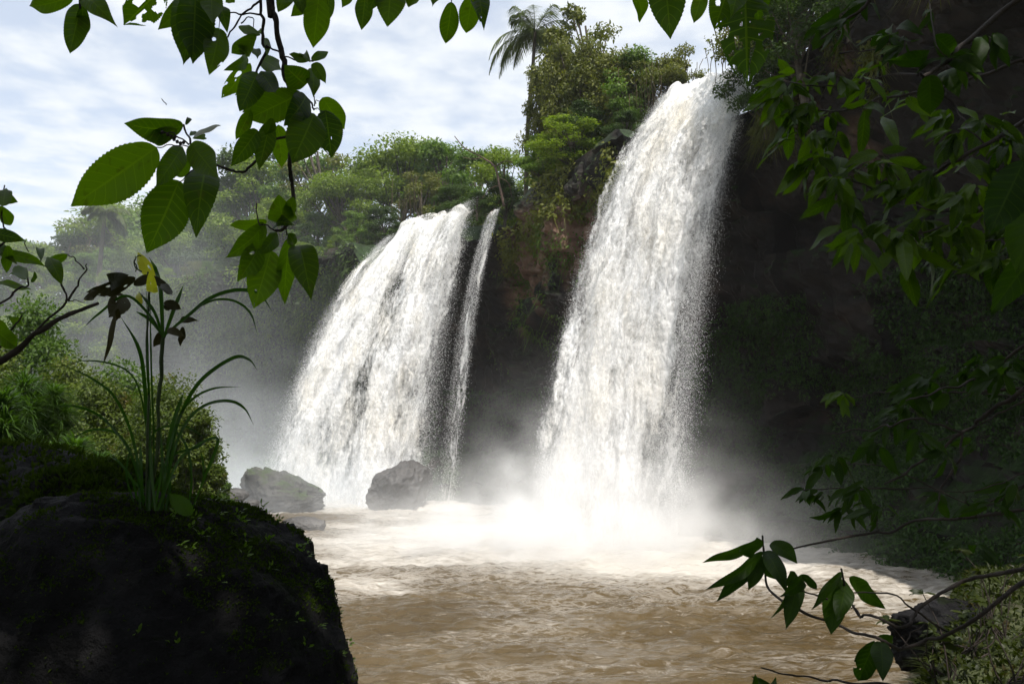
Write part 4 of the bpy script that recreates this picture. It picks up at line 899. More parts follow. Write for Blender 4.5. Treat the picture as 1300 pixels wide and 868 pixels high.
B_ = [
 ('sprig of three serrated leaves hanging from the top edge at the far left', 1.3, (100, -70), [([(100, -70), (101, -20), (101, 6)], 2.4, 1.4), ([(101, -10), (108, -3)], 1.6, 1), ([(101, -6), (92, -4)], 1.6, 1)],
  [((93, -4), (39, 7), 21, .2), ((103, 5), (90, 65), 30, .1), ((105, 7), (101, 49), 19, .2), ((111, -2), (151, 37), 27, .1)]),
 ('dark drooping branch of overlapping leaves at the top edge, one riddled with holes', 1.25, (230, -90), [([(230, -90), (240, -30), (244, 0)], 4, 2), ([(236, -40), (212, -14)], 2, 1.2), ([(240, -30), (268, -8)], 2, 1.4), ([(268, -8), (278, 10), (278, 38)], 1.4, 1)],
  [((207, -16), (158, 31), 46, .1, .30), ((239, -2), (200, 38), 26, .2), ((245, -2), (231, 88), 48, .1), ((248, -6), (246, 78), 44, .3), ((268, -14), (270, 26), 26, .1), ((279, 38), (266, 94), 31, .1, .02), ((279, 9), (288, 36), 19, .2), ((292, -12), (291, 9), 12, .2)]),
 ('row of leaf tips hanging from the top edge left of centre', 1.3, (440, -90), [([(345, -90), (400, -40), (470, -22), (560, -20), (610, -24)], 4, 2), ([(405, -30), (405, -4)], 1.6, 1.2), ([(572, -20), (573, 4)], 1.5, 1.2), ([(463, -20), (463, -4)], 1.5, 1.2)],
  [((362, -12), (352, 17), 24, .2), ((405, -8), (398, 61), 34, .1), ((400, -8), (370, 21), 20, .3), ((417, -10), (416, 27), 17, .3), ((443, -12), (435, 9), 16, .2), ((464, -6), (459, 38), 24, .1), ((495, -14), (493, 27), 40, .1), ((518, -18), (530, 5), 28, .2), ((552, -18), (549, 9), 26, .1), ((573, 3), (566, 57), 25, .1), ((600, -10), (592, 46), 28, .1), ((606, -12), (614, 26), 24, .2, .08), ((480, -16), (470, 12), 20, .2), ((374, -14), (384, 12), 20, .3)]),
 ('spray of three hanging leaves at the top edge, the middle one folded and largest', 1.15, (850, -80), [([(880, -90), (850, -50), (842, -22)], 3, 1.6), ([(850, -50), (815, -18)], 2, 1.2), ([(862, -62), (893, -12)], 2, 1.2)],
  [((803, -14), (814, 29), 17, .7), ((842, -26), (851, 46), 46, .1), ((893, -12), (881, 29), 20, .2)]),
 ('dark leaf spray eaten into large holes, hanging beside the right waterfall lip', 1.1, (950, -90), [([(975, -90), (955, -40), (946, 0)], 4, 2), ([(958, -50), (925, -18)], 2, 1.2)],
  [((926, -18), (910, 31), 38, .1, .06), ((946, -6), (949, 104), 68, .05, .24), ((957, -14), (964, 26), 34, .3), ((936, -20), (932, 14), 28, .3)]),
]
for lb, d, root_px, st, lv in B_:
    br = branch(lb, pos=P(root_px[0], root_px[1], d))
    stems(br, [([(a, b, d) for a, b in pts], w0, w1) for pts, w0, w1 in st], anchor=(root_px[0] * .0012 - 1.2, -.6, 6.6)); traced(br, lv, d)

d = 1.9
br = branch('dark forked twig with curled leaves reaching in from the left edge', pos=P(-60, 480, d))
stems(br, [([(-60, 470, d), (0, 458, d), (30, 438, d), (60, 412, d), (95, 396, d), (125, 385, d)], 11, 4), ([(25, 442, d), (50, 415, d), (86, 382, d), (76, 362, d), (66, 345, d), (57, 337, d)], 3.4, 1.8), ([(86, 382, d), (98, 364, d), (107, 345, d), (110, 335, d)], 3, 1.2), ([(107, 342, d), (97, 333, d), (86, 323, d)], 2, 1.2), ([(88, 382, d), (108, 383, d)], 1.6, .8),
           ([(-20, 395, d), (0, 384, d), (20, 370, d), (36, 362, d), (34, 345, d)], 3.4, 1.6), ([(-10, 320, d), (12, 300, d), (0, 275, d), (6, 235, d)], 3, 1.4), ([(30, 304, d), (37, 320, d)], 1.4, 1), ([(0, 440, d), (12, 425, d), (28, 400, d)], 4, 2)], anchor=(-2.6, 1.6, 1.6))
traced(br, [((4, 262), (8, 238), 17, .2), ((-6, 250), (22, 256), 15, .4), ((0, 262), (12, 284), 17, .1), ((-10, 297), (31, 305), 17, .3), ((-6, 322), (57, 338), 15, .5), ((-10, 314), (16, 328), 16, .4), ((86, 322), (55, 333), 13, .5), ((62, 327), (78, 359), 18, .2), ((-4, 357), (32, 361), 8, .6), ((10, 312), (8, 345), 14, .3), ((-5, 420), (20, 440), 22, .3), ((0, 405), (-8, 440), 24, .3), ((12, 405), (30, 412), 10, .5)], d, 'hang')
traced(br, [((20, 338), (32, 352), 16, .2), ((22, 342), (10, 348), 8, .4), ((48, 318), (52, 332), 8, .4), ((44, 345), (40, 358), 6, .5)], d * 1.02, 'bushg')

# ------------------------------------------------------------------ strap leaved plant on the boulder
d = 2.35
pl = empty('strap_leaved_plant', P(186, 648, d), 'tall strap leaved plant with arching blades growing on the black boulder', 'plant')
def strap(g, pts, w, twist=.5, dd=d):
    p = smooth_path([P(a, b, dd + (c[0] if c else 0)) for a, b, *c in pts], 7); n_ = len(p)
    T = nrm(np.gradient(p, axis=0)); view = nrm(CAM - p); Sd = nrm(np.cross(T, view)); Nn = np.cross(Sd, T)
    t = np.linspace(0, 1, n_)[:, None]; an = twist * np.sin(t * 2.5 + w); Sd = Sd * np.cos(an) + Nn * np.sin(an); Nn = np.cross(Sd, T)
    ww = w * dd / F * .27 * np.minimum(1, (1 - t) * 4 + .05) * (.8 + .3 * np.sin(t * 3))
    V = np.stack([p - Sd * ww + Nn * ww * .5, p, p + Sd * ww + Nn * ww * .5], 1).reshape(-1, 3)
    g.add(V, grid_faces(3, n_), np.tile([[0, 0], [.5, .5], [1, 1.]], (n_, 1)))
g = Geo()
for pts, w in [([(178, 648), (172, 570), (150, 510), (120, 482), (75, 461)], 6), ([(192, 648), (187, 560), (178, 500), (160, 470), (120, 458), (78, 462)], 4), ([(205, 648), (215, 570), (235, 515), (258, 480), (296, 454), (316, 456), (327, 470)], 8),
               ([(212, 600), (228, 530), (245, 506), (272, 493), (306, 491)], 5), ([(205, 645), (222, 570), (240, 532), (262, 514), (290, 509), (310, 518), (322, 539)], 7), ([(182, 640), (165, 575), (132, 532), (98, 516), (58, 515)], 5), ([(180, 610), (155, 556), (122, 545), (84, 558)], 5),
               ([(200, 648), (225, 588), (250, 566), (272, 556), (275, 566), (258, 610), (240, 655)], 7), ([(236, 655), (243, 612), (238, 570), (222, 545), (208, 530)], 5), ([(258, 612), (258, 590), (255, 572)], 4), ([(196, 648), (206, 590), (203, 545), (199, 512)], 6), ([(212, 570), (222, 530), (234, 495)], 8),
               ([(190, 648), (188, 560), (183, 480), (175, 440), (152, 400)], 8), ([(186, 648), (190, 540), (188, 470), (186, 350)], 5), ([(193, 650), (195, 560), (192, 470), (190, 352)], 4), ([(198, 648), (193, 600), (190, 550)], 7), ([(182, 648), (180, 600), (178, 560)], 7), ([(206, 648), (208, 610), (205, 575)], 8),
               ([(176, 648), (168, 610), (150, 585), (140, 580)], 5), ([(186, 648), (178, 620), (160, 602)], 5), ([(200, 648), (212, 615), (226, 600)], 6), ([(210, 648), (216, 618), (214, 590)], 6), ([(170, 640), (160, 600), (168, 560)], 4),
               ([(170, 660), (150, 690), (140, 720)], 5), ([(195, 660), (205, 690), (195, 720)], 5), ([(212, 660), (225, 690), (240, 690)], 5), ([(185, 570), (200, 545), (232, 540), (262, 556)], 4), ([(196, 620), (216, 580), (250, 568), (262, 560)], 5)]:
    strap(g, [(a, b, random.uniform(-.04, .04)) for a, b in pts], w)
g.build('blades', M['strap'], pl, origin=np.array(pl.location))
g = Geo()
for pts, w in [([(207, 428), (204, 372), (198, 345), (189, 326)], 9), ([(209, 428), (220, 395), (233, 361)], 8), ([(210, 425), (240, 400), (268, 378), (302, 368), (330, 374), (346, 396)], 8), ([(250, 390), (275, 380), (300, 383), (318, 398), (327, 425)], 5), ([(205, 425), (190, 400), (160, 375), (125, 398), (106, 416)], 6), ([(206, 424), (196, 395), (176, 370)], 7), ([(206, 424), (190, 405), (172, 395)], 7), ([(150, 370), (125, 370), (108, 378)], 4)]:
    strap(g, [(a, b, random.uniform(-.04, .04)) for a, b in pts], w)
g.build('rosette', M['strap'], pl, origin=np.array(pl.location))
stems(pl, [([(207, 428, d), (204, 480, d), (199, 560, d), (188, 648, d)], 5, 4.5), ([(186, 650, d), (188, 500, d), (187, 380, d), (188, 345, d)], 3, 2.4), ([(180, 345, d), (172, 338, d), (174, 325, d), (179, 325, d)], 2, 1.2), ([(172, 345, d), (172, 325, d)], 1.6, 1)], 'stalk')
traced(pl, [((172, 352), (109, 373), 18, .4, .04), ((140, 362), (168, 348), 20, .3), ((158, 374), (138, 403), 26, .2, .03), ((190, 352), (216, 366), 10, .3), ((220, 380), (206, 395), 10, .4), ((146, 398), (132, 462), 7, .2), ((208, 420), (195, 440), 12, .3), ((212, 418), (232, 425), 10, .3), ((232, 416), (229, 442), 9, .2), ((228, 408), (250, 406), 9, .5), ((208, 384), (230, 392), 12, .4), ((170, 362), (195, 350), 12, .4), ((125, 370), (108, 380), 11, .3), ((150, 392), (148, 408), 6, .3), ((204, 360), (217, 371), 9, .3)], d, 'dry', name='withered_leaf')
traced(pl, [((203, 362), (175, 320), 17, .2, .03), ((196, 372), (190, 352), 12, .3, .05), ((180, 385), (176, 372), 8, .3)], d * 1.02, 'yellow', name='yellow_leaf')
g = Geo(); leaf(g, P(244, 653, 2.3), P(215, 626, 2.28), .046, None, .1, .05, .12); o = g.build('young_plant', M['bushg'], None, origin=P(244, 653, 2.3)); tag(o, 'single pale green rounded leaf at the foot of the strap leaved plant', 'seedling')

# ------------------------------------------------------------------ branches on the right
def cluster(g, px, py, d, n, s, w=.36, drift=(-.35, .75), spread=.9):
    """a whorl of drooping pointed leaves at the end of a twig"""
    c_ = P(px, py, d)
    for k in range(int(n * 1.25)):
        a = random.uniform(0, 6.28); sz = s * random.uniform(.5, 1.15) * d / F
        D = RT * (drift[0] + spread * math.cos(a)) - np.array([0, 0, 1]) * (drift[1] + .55 * math.sin(a)) + np.array([0, 1., 0]) * random.gauss(0, .6)
        D = nrm(D); b_ = c_ + D * sz * .18 + RNG.normal(0, .10, 3) * sz
        f = nrm(np.array([0, 0, 1.]) * .75 + nrm(CAM - c_) * .5 + RNG.normal(0, .5, 3))
        leaf(g, b_, b_ + D * sz, sz * w * random.uniform(.8, 1.2), f, 0, random.uniform(-.02, .10), random.uniform(.12, .35), random.uniform(.0, .25), 12, 4, .04, 0, k, random.uniform(.9, 1.1))
def right_branch(label, d, st, cl, mat='right', tr=(), w=.32, trm=None):
    p0 = st[0][0][0]; br = branch(label, pos=P(p0[0], p0[1], d), group=None)
    stems(br, [([(a, b, d + .10 * math.sin(a * .05 + b * .03)) for a, b in pts], w0, w1) for pts, w0, w1 in st], anchor=(3.3 + .05 * d, 2.6, max(.9, P(p0[0], p0[1], d)[2] * .75)))
    for i, c_ in enumerate(cl):
        g = Geo(); cluster(g, c_[0], c_[1], d * random.uniform(.95, 1.06), max(5, c_[2]), c_[3], w); g.build('leaf_cluster', M[mat], br, origin=np.array(br.location))
    if tr: traced(br, tr, d, trm or mat)
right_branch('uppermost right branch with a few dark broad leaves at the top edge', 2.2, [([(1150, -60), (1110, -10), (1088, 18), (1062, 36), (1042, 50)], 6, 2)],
             [(1052, 25, 5, 44), (1075, 22, 4, 40), (1100, -5, 6, 42)], 'right_shaded', [((1066, 12), (1028, 34), 20, .4), ((1075, 8), (1090, -12), 24, .2), ((1045, 40), (1034, 62), 18, .3)])
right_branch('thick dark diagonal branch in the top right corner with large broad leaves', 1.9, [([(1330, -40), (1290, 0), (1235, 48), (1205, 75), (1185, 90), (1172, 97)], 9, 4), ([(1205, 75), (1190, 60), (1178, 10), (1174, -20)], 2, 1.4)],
             [(1180, 12, 3, 26), (1215, 68, 5, 46), (1150, 45, 6, 40), (1130, 40, 5, 36), (1255, 40, 5, 50)], 'right_shaded', [((1180, 95), (1182, 150), 36, .1), ((1200, 90), (1216, 118), 30, .2), ((1205, 72), (1248, 90), 30, .4), ((1178, 70), (1128, 78), 24, .4), ((1185, 45), (1205, 68), 30, .3), ((1125, 36), (1105, 62), 16, .3), ((1140, 35), (1172, 44), 16, .4)])
right_branch('bright sunlit leafy branch reaching farthest left toward the right waterfall', 2.5, [([(1330, 70), (1290, 78), (1225, 104), (1160, 119), (1120, 126), (1095, 135), (1070, 141), (1040, 140)], 4.5, 2), ([(1165, 95), (1130, 95), (1095, 107), (1060, 109), (1030, 108), (1000, 104)], 3, 1.6), ([(1095, 135), (1084, 120), (1078, 104), (1066, 84)], 2.4, 1.4), ([(1122, 125), (1117, 100), (1115, 80)], 2, 1.2), ([(1066, 68), (1100, 67), (1140, 64)], 2.2, 1.4)],
             [(1000, 104, 7, 44), (990, 120, 5, 50), (1015, 92, 5, 36), (1062, 92, 7, 36), (1035, 132, 9, 42), (1052, 140, 9, 40), (1060, 165, 8, 40), (1095, 100, 8, 38), (1118, 78, 6, 36), (1100, 130, 5, 38), (1030, 165, 7, 52), (1010, 140, 6, 50), (1148, 115, 7, 36), (1165, 122, 6, 38)], 'right',
             [((985, 102), (947, 133), 16, .2), ((990, 103), (964, 131), 14, .2), ((996, 104), (975, 128), 18, .1), ((1003, 96), (988, 75), 16, .2), ((984, 120), (993, 164), 22, .2), ((1000, 150), (1001, 205), 20, .2), ((1098, 140), (1092, 200), 18, .3), ((1120, 148), (1140, 182), 18, .3)])
right_branch('middle right branch crowded with sunlit drooping leaves', 2.4, [([(1340, 140), (1300, 155), (1250, 184), (1215, 205), (1180, 222), (1145, 232), (1110, 242)], 6, 2.4), ([(1180, 222), (1150, 212), (1122, 196)], 2.2, 1.2), ([(1110, 242), (1085, 232), (1064, 226)], 2.4, 1.2), ([(1250, 184), (1230, 165), (1215, 140)], 2.4, 1.4)],
             [(1040, 195, 10, 44), (1030, 205, 6, 44), (1060, 222, 10, 46), (1078, 215, 8, 42), (1070, 250, 7, 46), (1108, 202, 7, 40), (1128, 205, 8, 42), (1130, 232, 7, 44), (1155, 230, 8, 42), (1150, 245, 5, 46), (1185, 215, 7, 42), (1215, 165, 9, 44), (1205, 140, 8, 42), (1245, 150, 10, 44), (1230, 200, 8, 42), (1270, 155, 8, 44), (1285, 175, 8, 46)], 'right',
             [((1120, 192), (1152, 188), 12, .3), ((1130, 202), (1178, 214), 16, .3), ((1195, 232), (1172, 268), 22, .2), ((1068, 200), (1060, 232), 26, .1), ((1048, 215), (1026, 265), 20, .2), ((1080, 255), (1089, 282), 16, .2)])
right_branch('lower right leafy branch with leaf tips drooping over the dark cliff', 2.3, [([(1340, 205), (1300, 235), (1265, 258), (1230, 275), (1190, 290), (1150, 300)], 5, 2.2), ([(1230, 275), (1180, 268), (1140, 258)], 2.2, 1.2), ([(1340, 290), (1290, 300), (1240, 308), (1195, 300)], 3, 1.4)],
             [(1095, 290, 7, 46), (1125, 285, 7, 42), (1080, 305, 5, 52), (1145, 290, 9, 44), (1155, 310, 7, 58), (1175, 275, 9, 44), (1195, 295, 9, 44), (1215, 245, 9, 44), (1235, 235, 9, 46), (1220, 285, 9, 46), (1250, 265, 10, 46), (1245, 300, 9, 50), (1275, 245, 9, 50), (1280, 285, 10, 52), (1215, 320, 7, 52), (1262, 325, 8, 52), (1290, 325, 7, 56)], 'right',
             [((1085, 292), (1055, 342), 16, .2), ((1145, 302), (1152, 358), 22, .1), ((1172, 238), (1148, 262), 14, .4)])
right_branch('very near dark blurred looking leaves at the right edge', 1.2, [([(1400, 120), (1340, 180), (1310, 215), (1285, 235)], 6, 2)], [], 'right_shaded', [((1300, 205), (1262, 290), 60, .2), ((1320, 230), (1290, 345), 66, .1), ((1330, 300), (1262, 400), 50, .4)])
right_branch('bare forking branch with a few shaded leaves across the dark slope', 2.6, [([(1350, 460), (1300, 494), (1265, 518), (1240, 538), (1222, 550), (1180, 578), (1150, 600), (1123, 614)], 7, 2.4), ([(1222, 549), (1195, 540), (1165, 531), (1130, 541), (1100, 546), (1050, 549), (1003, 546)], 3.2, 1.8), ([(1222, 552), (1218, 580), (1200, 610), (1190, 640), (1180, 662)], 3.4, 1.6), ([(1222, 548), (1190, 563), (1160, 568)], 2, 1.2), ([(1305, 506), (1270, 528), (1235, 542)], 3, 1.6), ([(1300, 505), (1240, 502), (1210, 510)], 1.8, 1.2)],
             [(1095, 612, 5, 30), (1165, 545, 4, 38), (1115, 555, 5, 38), (1125, 540, 5, 30), (1200, 575, 4, 36), (1240, 560, 4, 30)], 'right_shaded')
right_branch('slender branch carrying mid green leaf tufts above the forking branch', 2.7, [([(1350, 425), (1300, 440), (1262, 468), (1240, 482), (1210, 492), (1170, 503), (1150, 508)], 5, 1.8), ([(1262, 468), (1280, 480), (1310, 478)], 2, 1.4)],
             [(1160, 490, 8, 38), (1180, 480, 7, 36), (1150, 515, 7, 40), (1200, 500, 5, 36), (1232, 470, 7, 40), (1245, 455, 7, 40), (1270, 470, 8, 42), (1285, 455, 8, 44), (1140, 525, 6, 36)], 'right_shaded', [((1200, 465), (1180, 482), 10, .3), ((1205, 500), (1185, 520), 18, .3)])
right_branch('single bright leaf tuft on a thin twig in front of the dark slope', 2.9, [([(1350, 488), (1250, 496), (1135, 500), (1100, 502), (1078, 506)], 2.6, 1.2)], [(1064, 498, 9, 28), (1070, 500, 7, 26)], 'right')
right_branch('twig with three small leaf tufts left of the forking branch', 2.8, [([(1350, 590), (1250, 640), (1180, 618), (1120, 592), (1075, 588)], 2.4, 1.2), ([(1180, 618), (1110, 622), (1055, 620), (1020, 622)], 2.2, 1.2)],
             [(1060, 578, 7, 32), (1050, 588, 5, 38), (1022, 618, 7, 30), (1045, 622, 6, 32), (1088, 620, 6, 32), (1082, 615, 4, 30), (1120, 640, 5, 32), (1070, 640, 4, 36)], 'right_shaded')
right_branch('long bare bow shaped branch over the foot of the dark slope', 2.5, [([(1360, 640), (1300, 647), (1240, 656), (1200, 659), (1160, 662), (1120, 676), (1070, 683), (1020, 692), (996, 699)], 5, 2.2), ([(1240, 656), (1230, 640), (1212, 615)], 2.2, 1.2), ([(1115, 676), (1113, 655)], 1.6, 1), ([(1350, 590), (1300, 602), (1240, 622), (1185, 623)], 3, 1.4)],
             [(1110, 645, 4, 34), (1260, 635, 6, 40), (1285, 612, 6, 42), (1245, 690, 4, 36), (1190, 625, 3, 30)], 'right_shaded')
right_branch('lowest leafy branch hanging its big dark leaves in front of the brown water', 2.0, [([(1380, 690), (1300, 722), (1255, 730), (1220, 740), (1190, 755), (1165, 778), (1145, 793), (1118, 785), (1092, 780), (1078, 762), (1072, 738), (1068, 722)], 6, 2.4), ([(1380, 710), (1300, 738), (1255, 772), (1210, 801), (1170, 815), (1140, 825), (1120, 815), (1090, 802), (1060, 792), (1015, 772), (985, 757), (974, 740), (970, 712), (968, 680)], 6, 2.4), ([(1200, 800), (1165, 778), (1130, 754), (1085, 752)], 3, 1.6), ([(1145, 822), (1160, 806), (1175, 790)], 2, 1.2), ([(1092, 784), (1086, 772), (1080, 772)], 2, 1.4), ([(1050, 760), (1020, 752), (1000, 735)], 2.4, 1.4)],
             [], 'right_shaded', [((968, 700), (897, 748), 18, .4), ((962, 690), (892, 712), 16, .5), ((966, 702), (911, 765), 22, .3), ((966, 704), (950, 748), 24, .2), ((972, 700), (998, 745), 26, .3), ((978, 690), (1012, 712), 26, .5), ((968, 690), (940, 700), 22, .6), ((972, 706), (985, 735), 30, .2),
                           ((1013, 735), (1000, 793), 26, .1), ((1018, 732), (986, 758), 18, .4), ((1015, 730), (1040, 748), 14, .5), ((1008, 738), (984, 782), 9, .4), ((1010, 728), (1002, 740), 18, .4), ((1062, 735), (1056, 804), 36, .1), ((1072, 735), (1060, 790), 30, .4), ((1080, 733), (1123, 772), 28, .3), ((1068, 726), (1036, 772), 13, .4), ((1110, 812), (1090, 862), 32, .1, .02), ((1118, 815), (1121, 860), 30, .1), ((1114, 808), (1135, 816), 16, .2), ((1115, 818), (1106, 850), 8, .2, .05)], trm='right_shaded')
right_branch('thin bare twig poking in low over the brown water', 1.8, [([(1250, 900), (1150, 872), (1085, 866), (1040, 862), (1000, 855), (966, 847)], 4.4, 1.6)], [], 'right_shaded', [((985, 880), (955, 858), 14, .3), ((960, 885), (958, 857), 10, .3), ((975, 885), (985, 860), 14, .3)])

tr_ = empty('shrub_tree', (3.4, 2.6, float(ground_z(np.array([3.4]), np.array([2.6]))[0])), 'slender trunk just outside the picture that carries the right branches', 'tree')
g = Geo(); g.add(*tube(smooth_path([(3.4, 2.6, tr_.location[2] - .4), (3.45, 2.55, 2.2), (3.35, 2.65, 3.6), (3.4, 2.7, 5.2)], 8), (.09, .03), 9, .15)); g.build('trunk', M['bark'], tr_, origin=np.array(tr_.location))
# ------------------------------------------------------------------ lit right bank near the camera
xs = np.linspace(2.0, 10, 110); ys = np.linspace(4.0, 13, 110); X, Y = np.meshgrid(xs, ys)
RV = np.stack([X, Y, ground_z(X, Y)], -1)
cover_leaves(RV, 30000, 'bank', 'small leaved ground cover on the sunlit right bank', .06, 'undergrowth', lambda a, q: (a[..., 2] > .1) / (4 + a[..., 1]), bl=7000, bln=.2)
for i, (px, py, Y, w, lb) in enumerate([(1225, 770, 6.6, .30, 'yellow green sapling shrub above the dark wet rock'), (1280, 800, 5.8, .34, 'broad leaved sapling shrub at the bottom right corner'), (1190, 815, 6.2, .26, 'low sapling shrub at the bottom right, nearest the water'), (1262, 735, 7.4, .36, 'grassy shrub at the right edge above the dark wet rock')]):
    c_ = WY(px, py, Y); root = empty('shrub', (c_[0], c_[1], float(ground_z(np.array([c_[0]]), np.array([Y]))[0])), lb, 'shrub'); b0 = np.array(root.location)
    g, tg = Geo(), Geo()
    for k in range(9):
        q = c_ + RNG.normal(0, w * .6, 3) * np.array([1, .6, .7]); tg.add(*tube(smooth_path([b0 + RNG.normal(0, .05, 3), (b0 + q) / 2 + RNG.normal(0, .06, 3), q], 4), (.008, .003), 5))
        for m_ in range(7):
            a = random.uniform(0, 6.28); D = nrm(np.array([math.cos(a), math.sin(a), random.uniform(-.5, .3)])); sz = random.uniform(.06, .13)
            leaf(g, q, q + D * sz, sz * .45, np.array([0, 0, 1.]) + RNG.normal(0, .4, 3), 0, .08, .2, .1, 8, 3, .03)
    g.build('foliage', M['bank'], root, origin=b0); tg.build('stem', M['twig'], root, origin=b0)

# ------------------------------------------------------------------ unseen trees above and behind the camera, placed to shade the foreground
def canopy(pos, rx, ry, rz_, n, H, label, ls=.22):
    root = empty('unseen_shade_tree', (pos[0], pos[1] , float(ground_z(np.array([pos[0]]), np.array([pos[1]]))[0])), label, 'tree'); b0 = np.array(root.location)
    g, tg = Geo(), Geo(); c_ = np.array(pos)
    tg.add(*tube(smooth_path([b0 + np.array([0, 0, -.5]), (b0 + c_) / 2 + RNG.normal(0, .2, 3), c_], 5), (.22, .08), 8, .2))
    for k in range(26):
        q = c_ + RNG.uniform(-1, 1, 3) * np.array([rx, ry, rz_]); crown_cards(g, q, (rx * .4, ry * .4, rz_ * .6), n // 26, ls, seed=k)
        tg.add(*tube(smooth_path([c_, (c_ + q) / 2 + np.array([0, 0, .2]), q], 3), (.06, .02), 5))
    g.build('crown', M['treeD'], root, origin=b0); tg.build('trunk', M['bark'], root, origin=b0)
canopy((-1.3, -1.1, 8.2), 3.3, 1.4, .9, 20000, 8, 'dense unseen tree over the viewpoint, placed for its shade')
canopy((-1.5, -4.6, 8.5), 3.5, 2.4, 1.6, 16000, 8, 'unseen tree behind the viewpoint, placed for its shade')
canopy((3.8, -.9, 8.6), 1.9, 1.5, .9, 2600, 8, 'thin crowned unseen tree behind the viewpoint on the right, added for dappled shade')
canopy((-7.0, -1.6, 7.0), 2.4, 2.6, 1.8, 16000, 8, 'low unseen tree behind the viewpoint on the left, placed for its shade')

# ------------------------------------------------------------------ mist and haze
def mist(name, label, box, blobs, base, aniso=.0, nscale=.35, col=(.97, .97, .97), lo=.35, hi=.75):
    (x0, x1), (y0, y1), (z0, z1) = box; c_ = np.array([(x0 + x1) / 2, (y0 + y1) / 2, (z0 + z1) / 2]); h = np.array([x1 - x0, y1 - y0, z1 - z0]) / 2
    V = np.array([[a, b, e] for a in (-1, 1) for b in (-1, 1) for e in (-1, 1)]) * h
    Fc = [[0, 1, 3, 2], [4, 6, 7, 5], [0, 4, 5, 1], [2, 3, 7, 6], [0, 2, 6, 4], [1, 5, 7, 3]]
    m = bpy.data.materials.new(name); m.use_nodes = True; t = m.node_tree; N_, L_ = t.nodes, t.links
    N_.remove(N_['Principled BSDF']); out = N_['Material Output']
    pv = N_.new('ShaderNodeVolumePrincipled'); pv.inputs['Color'].default_value = (*col, 1); pv.inputs['Anisotropy'].default_value = aniso
    L_.new(pv.outputs[0], out.inputs['Volume'])
    tcn = N_.new('ShaderNodeTexCoord'); acc = None
    for (bc, br_, amp, pw) in blobs:
        mp = N_.new('ShaderNodeMapping'); mp.vector_type = 'POINT'
        bc = np.asarray(bc) - c_; s = 1 / np.asarray(br_, float)
        mp.inputs['Scale'].default_value = s; mp.inputs['Location'].default_value = -bc * s
        L_.new(tcn.outputs['Object'], mp.inputs[0])
        ln = N_.new('ShaderNodeVectorMath'); ln.operation = 'LENGTH'; L_.new(mp.outputs[0], ln.inputs[0])
        e = math_n(N_, L_, 'MULTIPLY', math_n(N_, L_, 'POWER', 2.718, math_n(N_, L_, 'MULTIPLY', math_n(N_, L_, 'POWER', ln.outputs[1], pw), -1.0)), amp)
        acc = e if acc is None else math_n(N_, L_, 'ADD', acc, e)
    no = nn(N_, 'ShaderNodeTexNoise', Scale=nscale, Detail=4.0, Roughness=.55); L_.new(tcn.outputs['Object'], no.inputs['Vector'])
    mr = nn(N_, 'ShaderNodeMapRange'); mr.inputs['From Min'].default_value = lo; mr.inputs['From Max'].default_value = hi; mr.inputs['To Min'].default_value = .04; mr.inputs['To Max'].default_value = 1.9; L_.new(no.outputs[0], mr.inputs['Value'])
    dn = math_n(N_, L_, 'MULTIPLY', math_n(N_, L_, 'MULTIPLY', acc, mr.outputs[0]), base); L_.new(dn, pv.inputs['Density'])
    o = mesh_np(name, V, Fc, m, smoothf=False); o.location = c_; tag(o, label, 'mist', kind='stuff'); return o
rb = (FALLS['right']['base'][0] + FALLS['right']['base'][1]) / 2; lb_ = (FALLS['left']['base'][0] + FALLS['left']['base'][1]) / 2
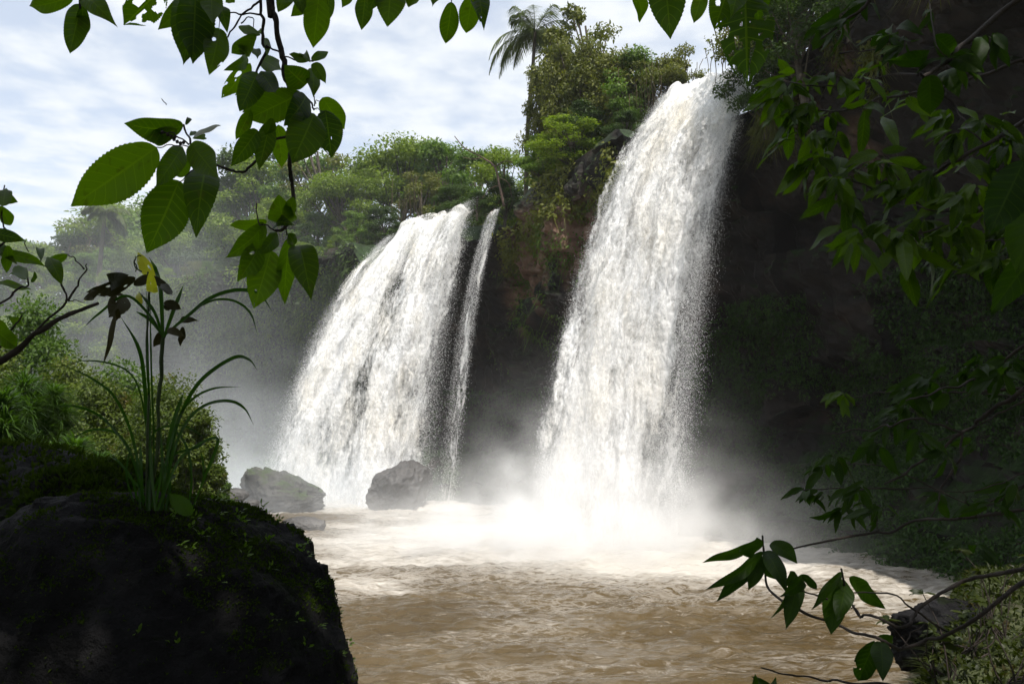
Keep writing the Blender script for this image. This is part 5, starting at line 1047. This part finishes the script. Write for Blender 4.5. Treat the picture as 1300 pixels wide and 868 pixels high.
mist('spray_mist', 'white spray boiling up at the foot of the right waterfall', ((rb[0] - 9, rb[0] + 7), (rb[1] - 8, rb[1] + 5), (-.6, 9)),
     [((rb[0] - .2, rb[1] - 1.8, .2), (4.0, 3.0, 1.4), 1.0, 2), ((rb[0] - .3, rb[1] - 1.6, 2.0), (2.7, 1.8, 2.0), .40, 2), ((rb[0] - 4.2, rb[1] - 1, .3), (3.6, 3.4, 1.0), .42, 2), ((rb[0] - 2.4, rb[1] - 1.4, 1.2), (1.5, 1.4, 1.5), .45, 3), ((rb[0] + 1.9, rb[1] - 1.2, 1.0), (1.3, 1.3, 1.4), .40, 3)], .62, nscale=.95)
mist('spray_mist', 'soft grey spray drifting from the foot of the back waterfall over the left valley', ((lb_[0] - 34, lb_[0] + 9), (lb_[1] - 12, lb_[1] + 40), (-.6, 24)),
     [((lb_[0] - 2.6, lb_[1] - 2.5, .4), (5.4, 3.4, 1.8), 1.0, 2), ((lb_[0] - 6, lb_[1], 2.5), (5, 5, 3.4), .20, 2), ((lb_[0] - 13, lb_[1] + 8, 7), (11, 12, 8), .02, 2), ((lb_[0] - 16, lb_[1] + 20, 10), (16, 14, 9), .038, 2)], .32, nscale=.35, lo=.3, hi=.8, col=(.92, .96, 1.0))
def haze(dens):
    x0, x1, y0, y1, z0, z1 = -430, 130, -90, 530, -8, 95
    h = np.array([x1 - x0, y1 - y0, z1 - z0]) / 2; c_ = np.array([x1 + x0, y1 + y0, z1 + z0]) / 2
    V = np.array([[a, b, e] for a in (-1, 1) for b in (-1, 1) for e in (-1, 1)]) * h
    Fc = [[0, 1, 3, 2], [4, 6, 7, 5], [0, 4, 5, 1], [2, 3, 7, 6], [0, 2, 6, 4], [1, 5, 7, 3]]
    m = bpy.data.materials.new('haze'); m.use_nodes = True; N_, L_ = m.node_tree.nodes, m.node_tree.links; N_.remove(N_['Principled BSDF'])
    pv = N_.new('ShaderNodeVolumePrincipled'); pv.inputs['Color'].default_value = (.93, .96, 1, 1); pv.inputs['Density'].default_value = dens; pv.inputs['Anisotropy'].default_value = .2
    L_.new(pv.outputs[0], N_['Material Output'].inputs['Volume'])
    o = mesh_np('haze', V, Fc, m, smoothf=False); o.location = c_; tag(o, 'thin damp haze hanging in the whole gorge', 'haze', kind='stuff')
haze(.0003)
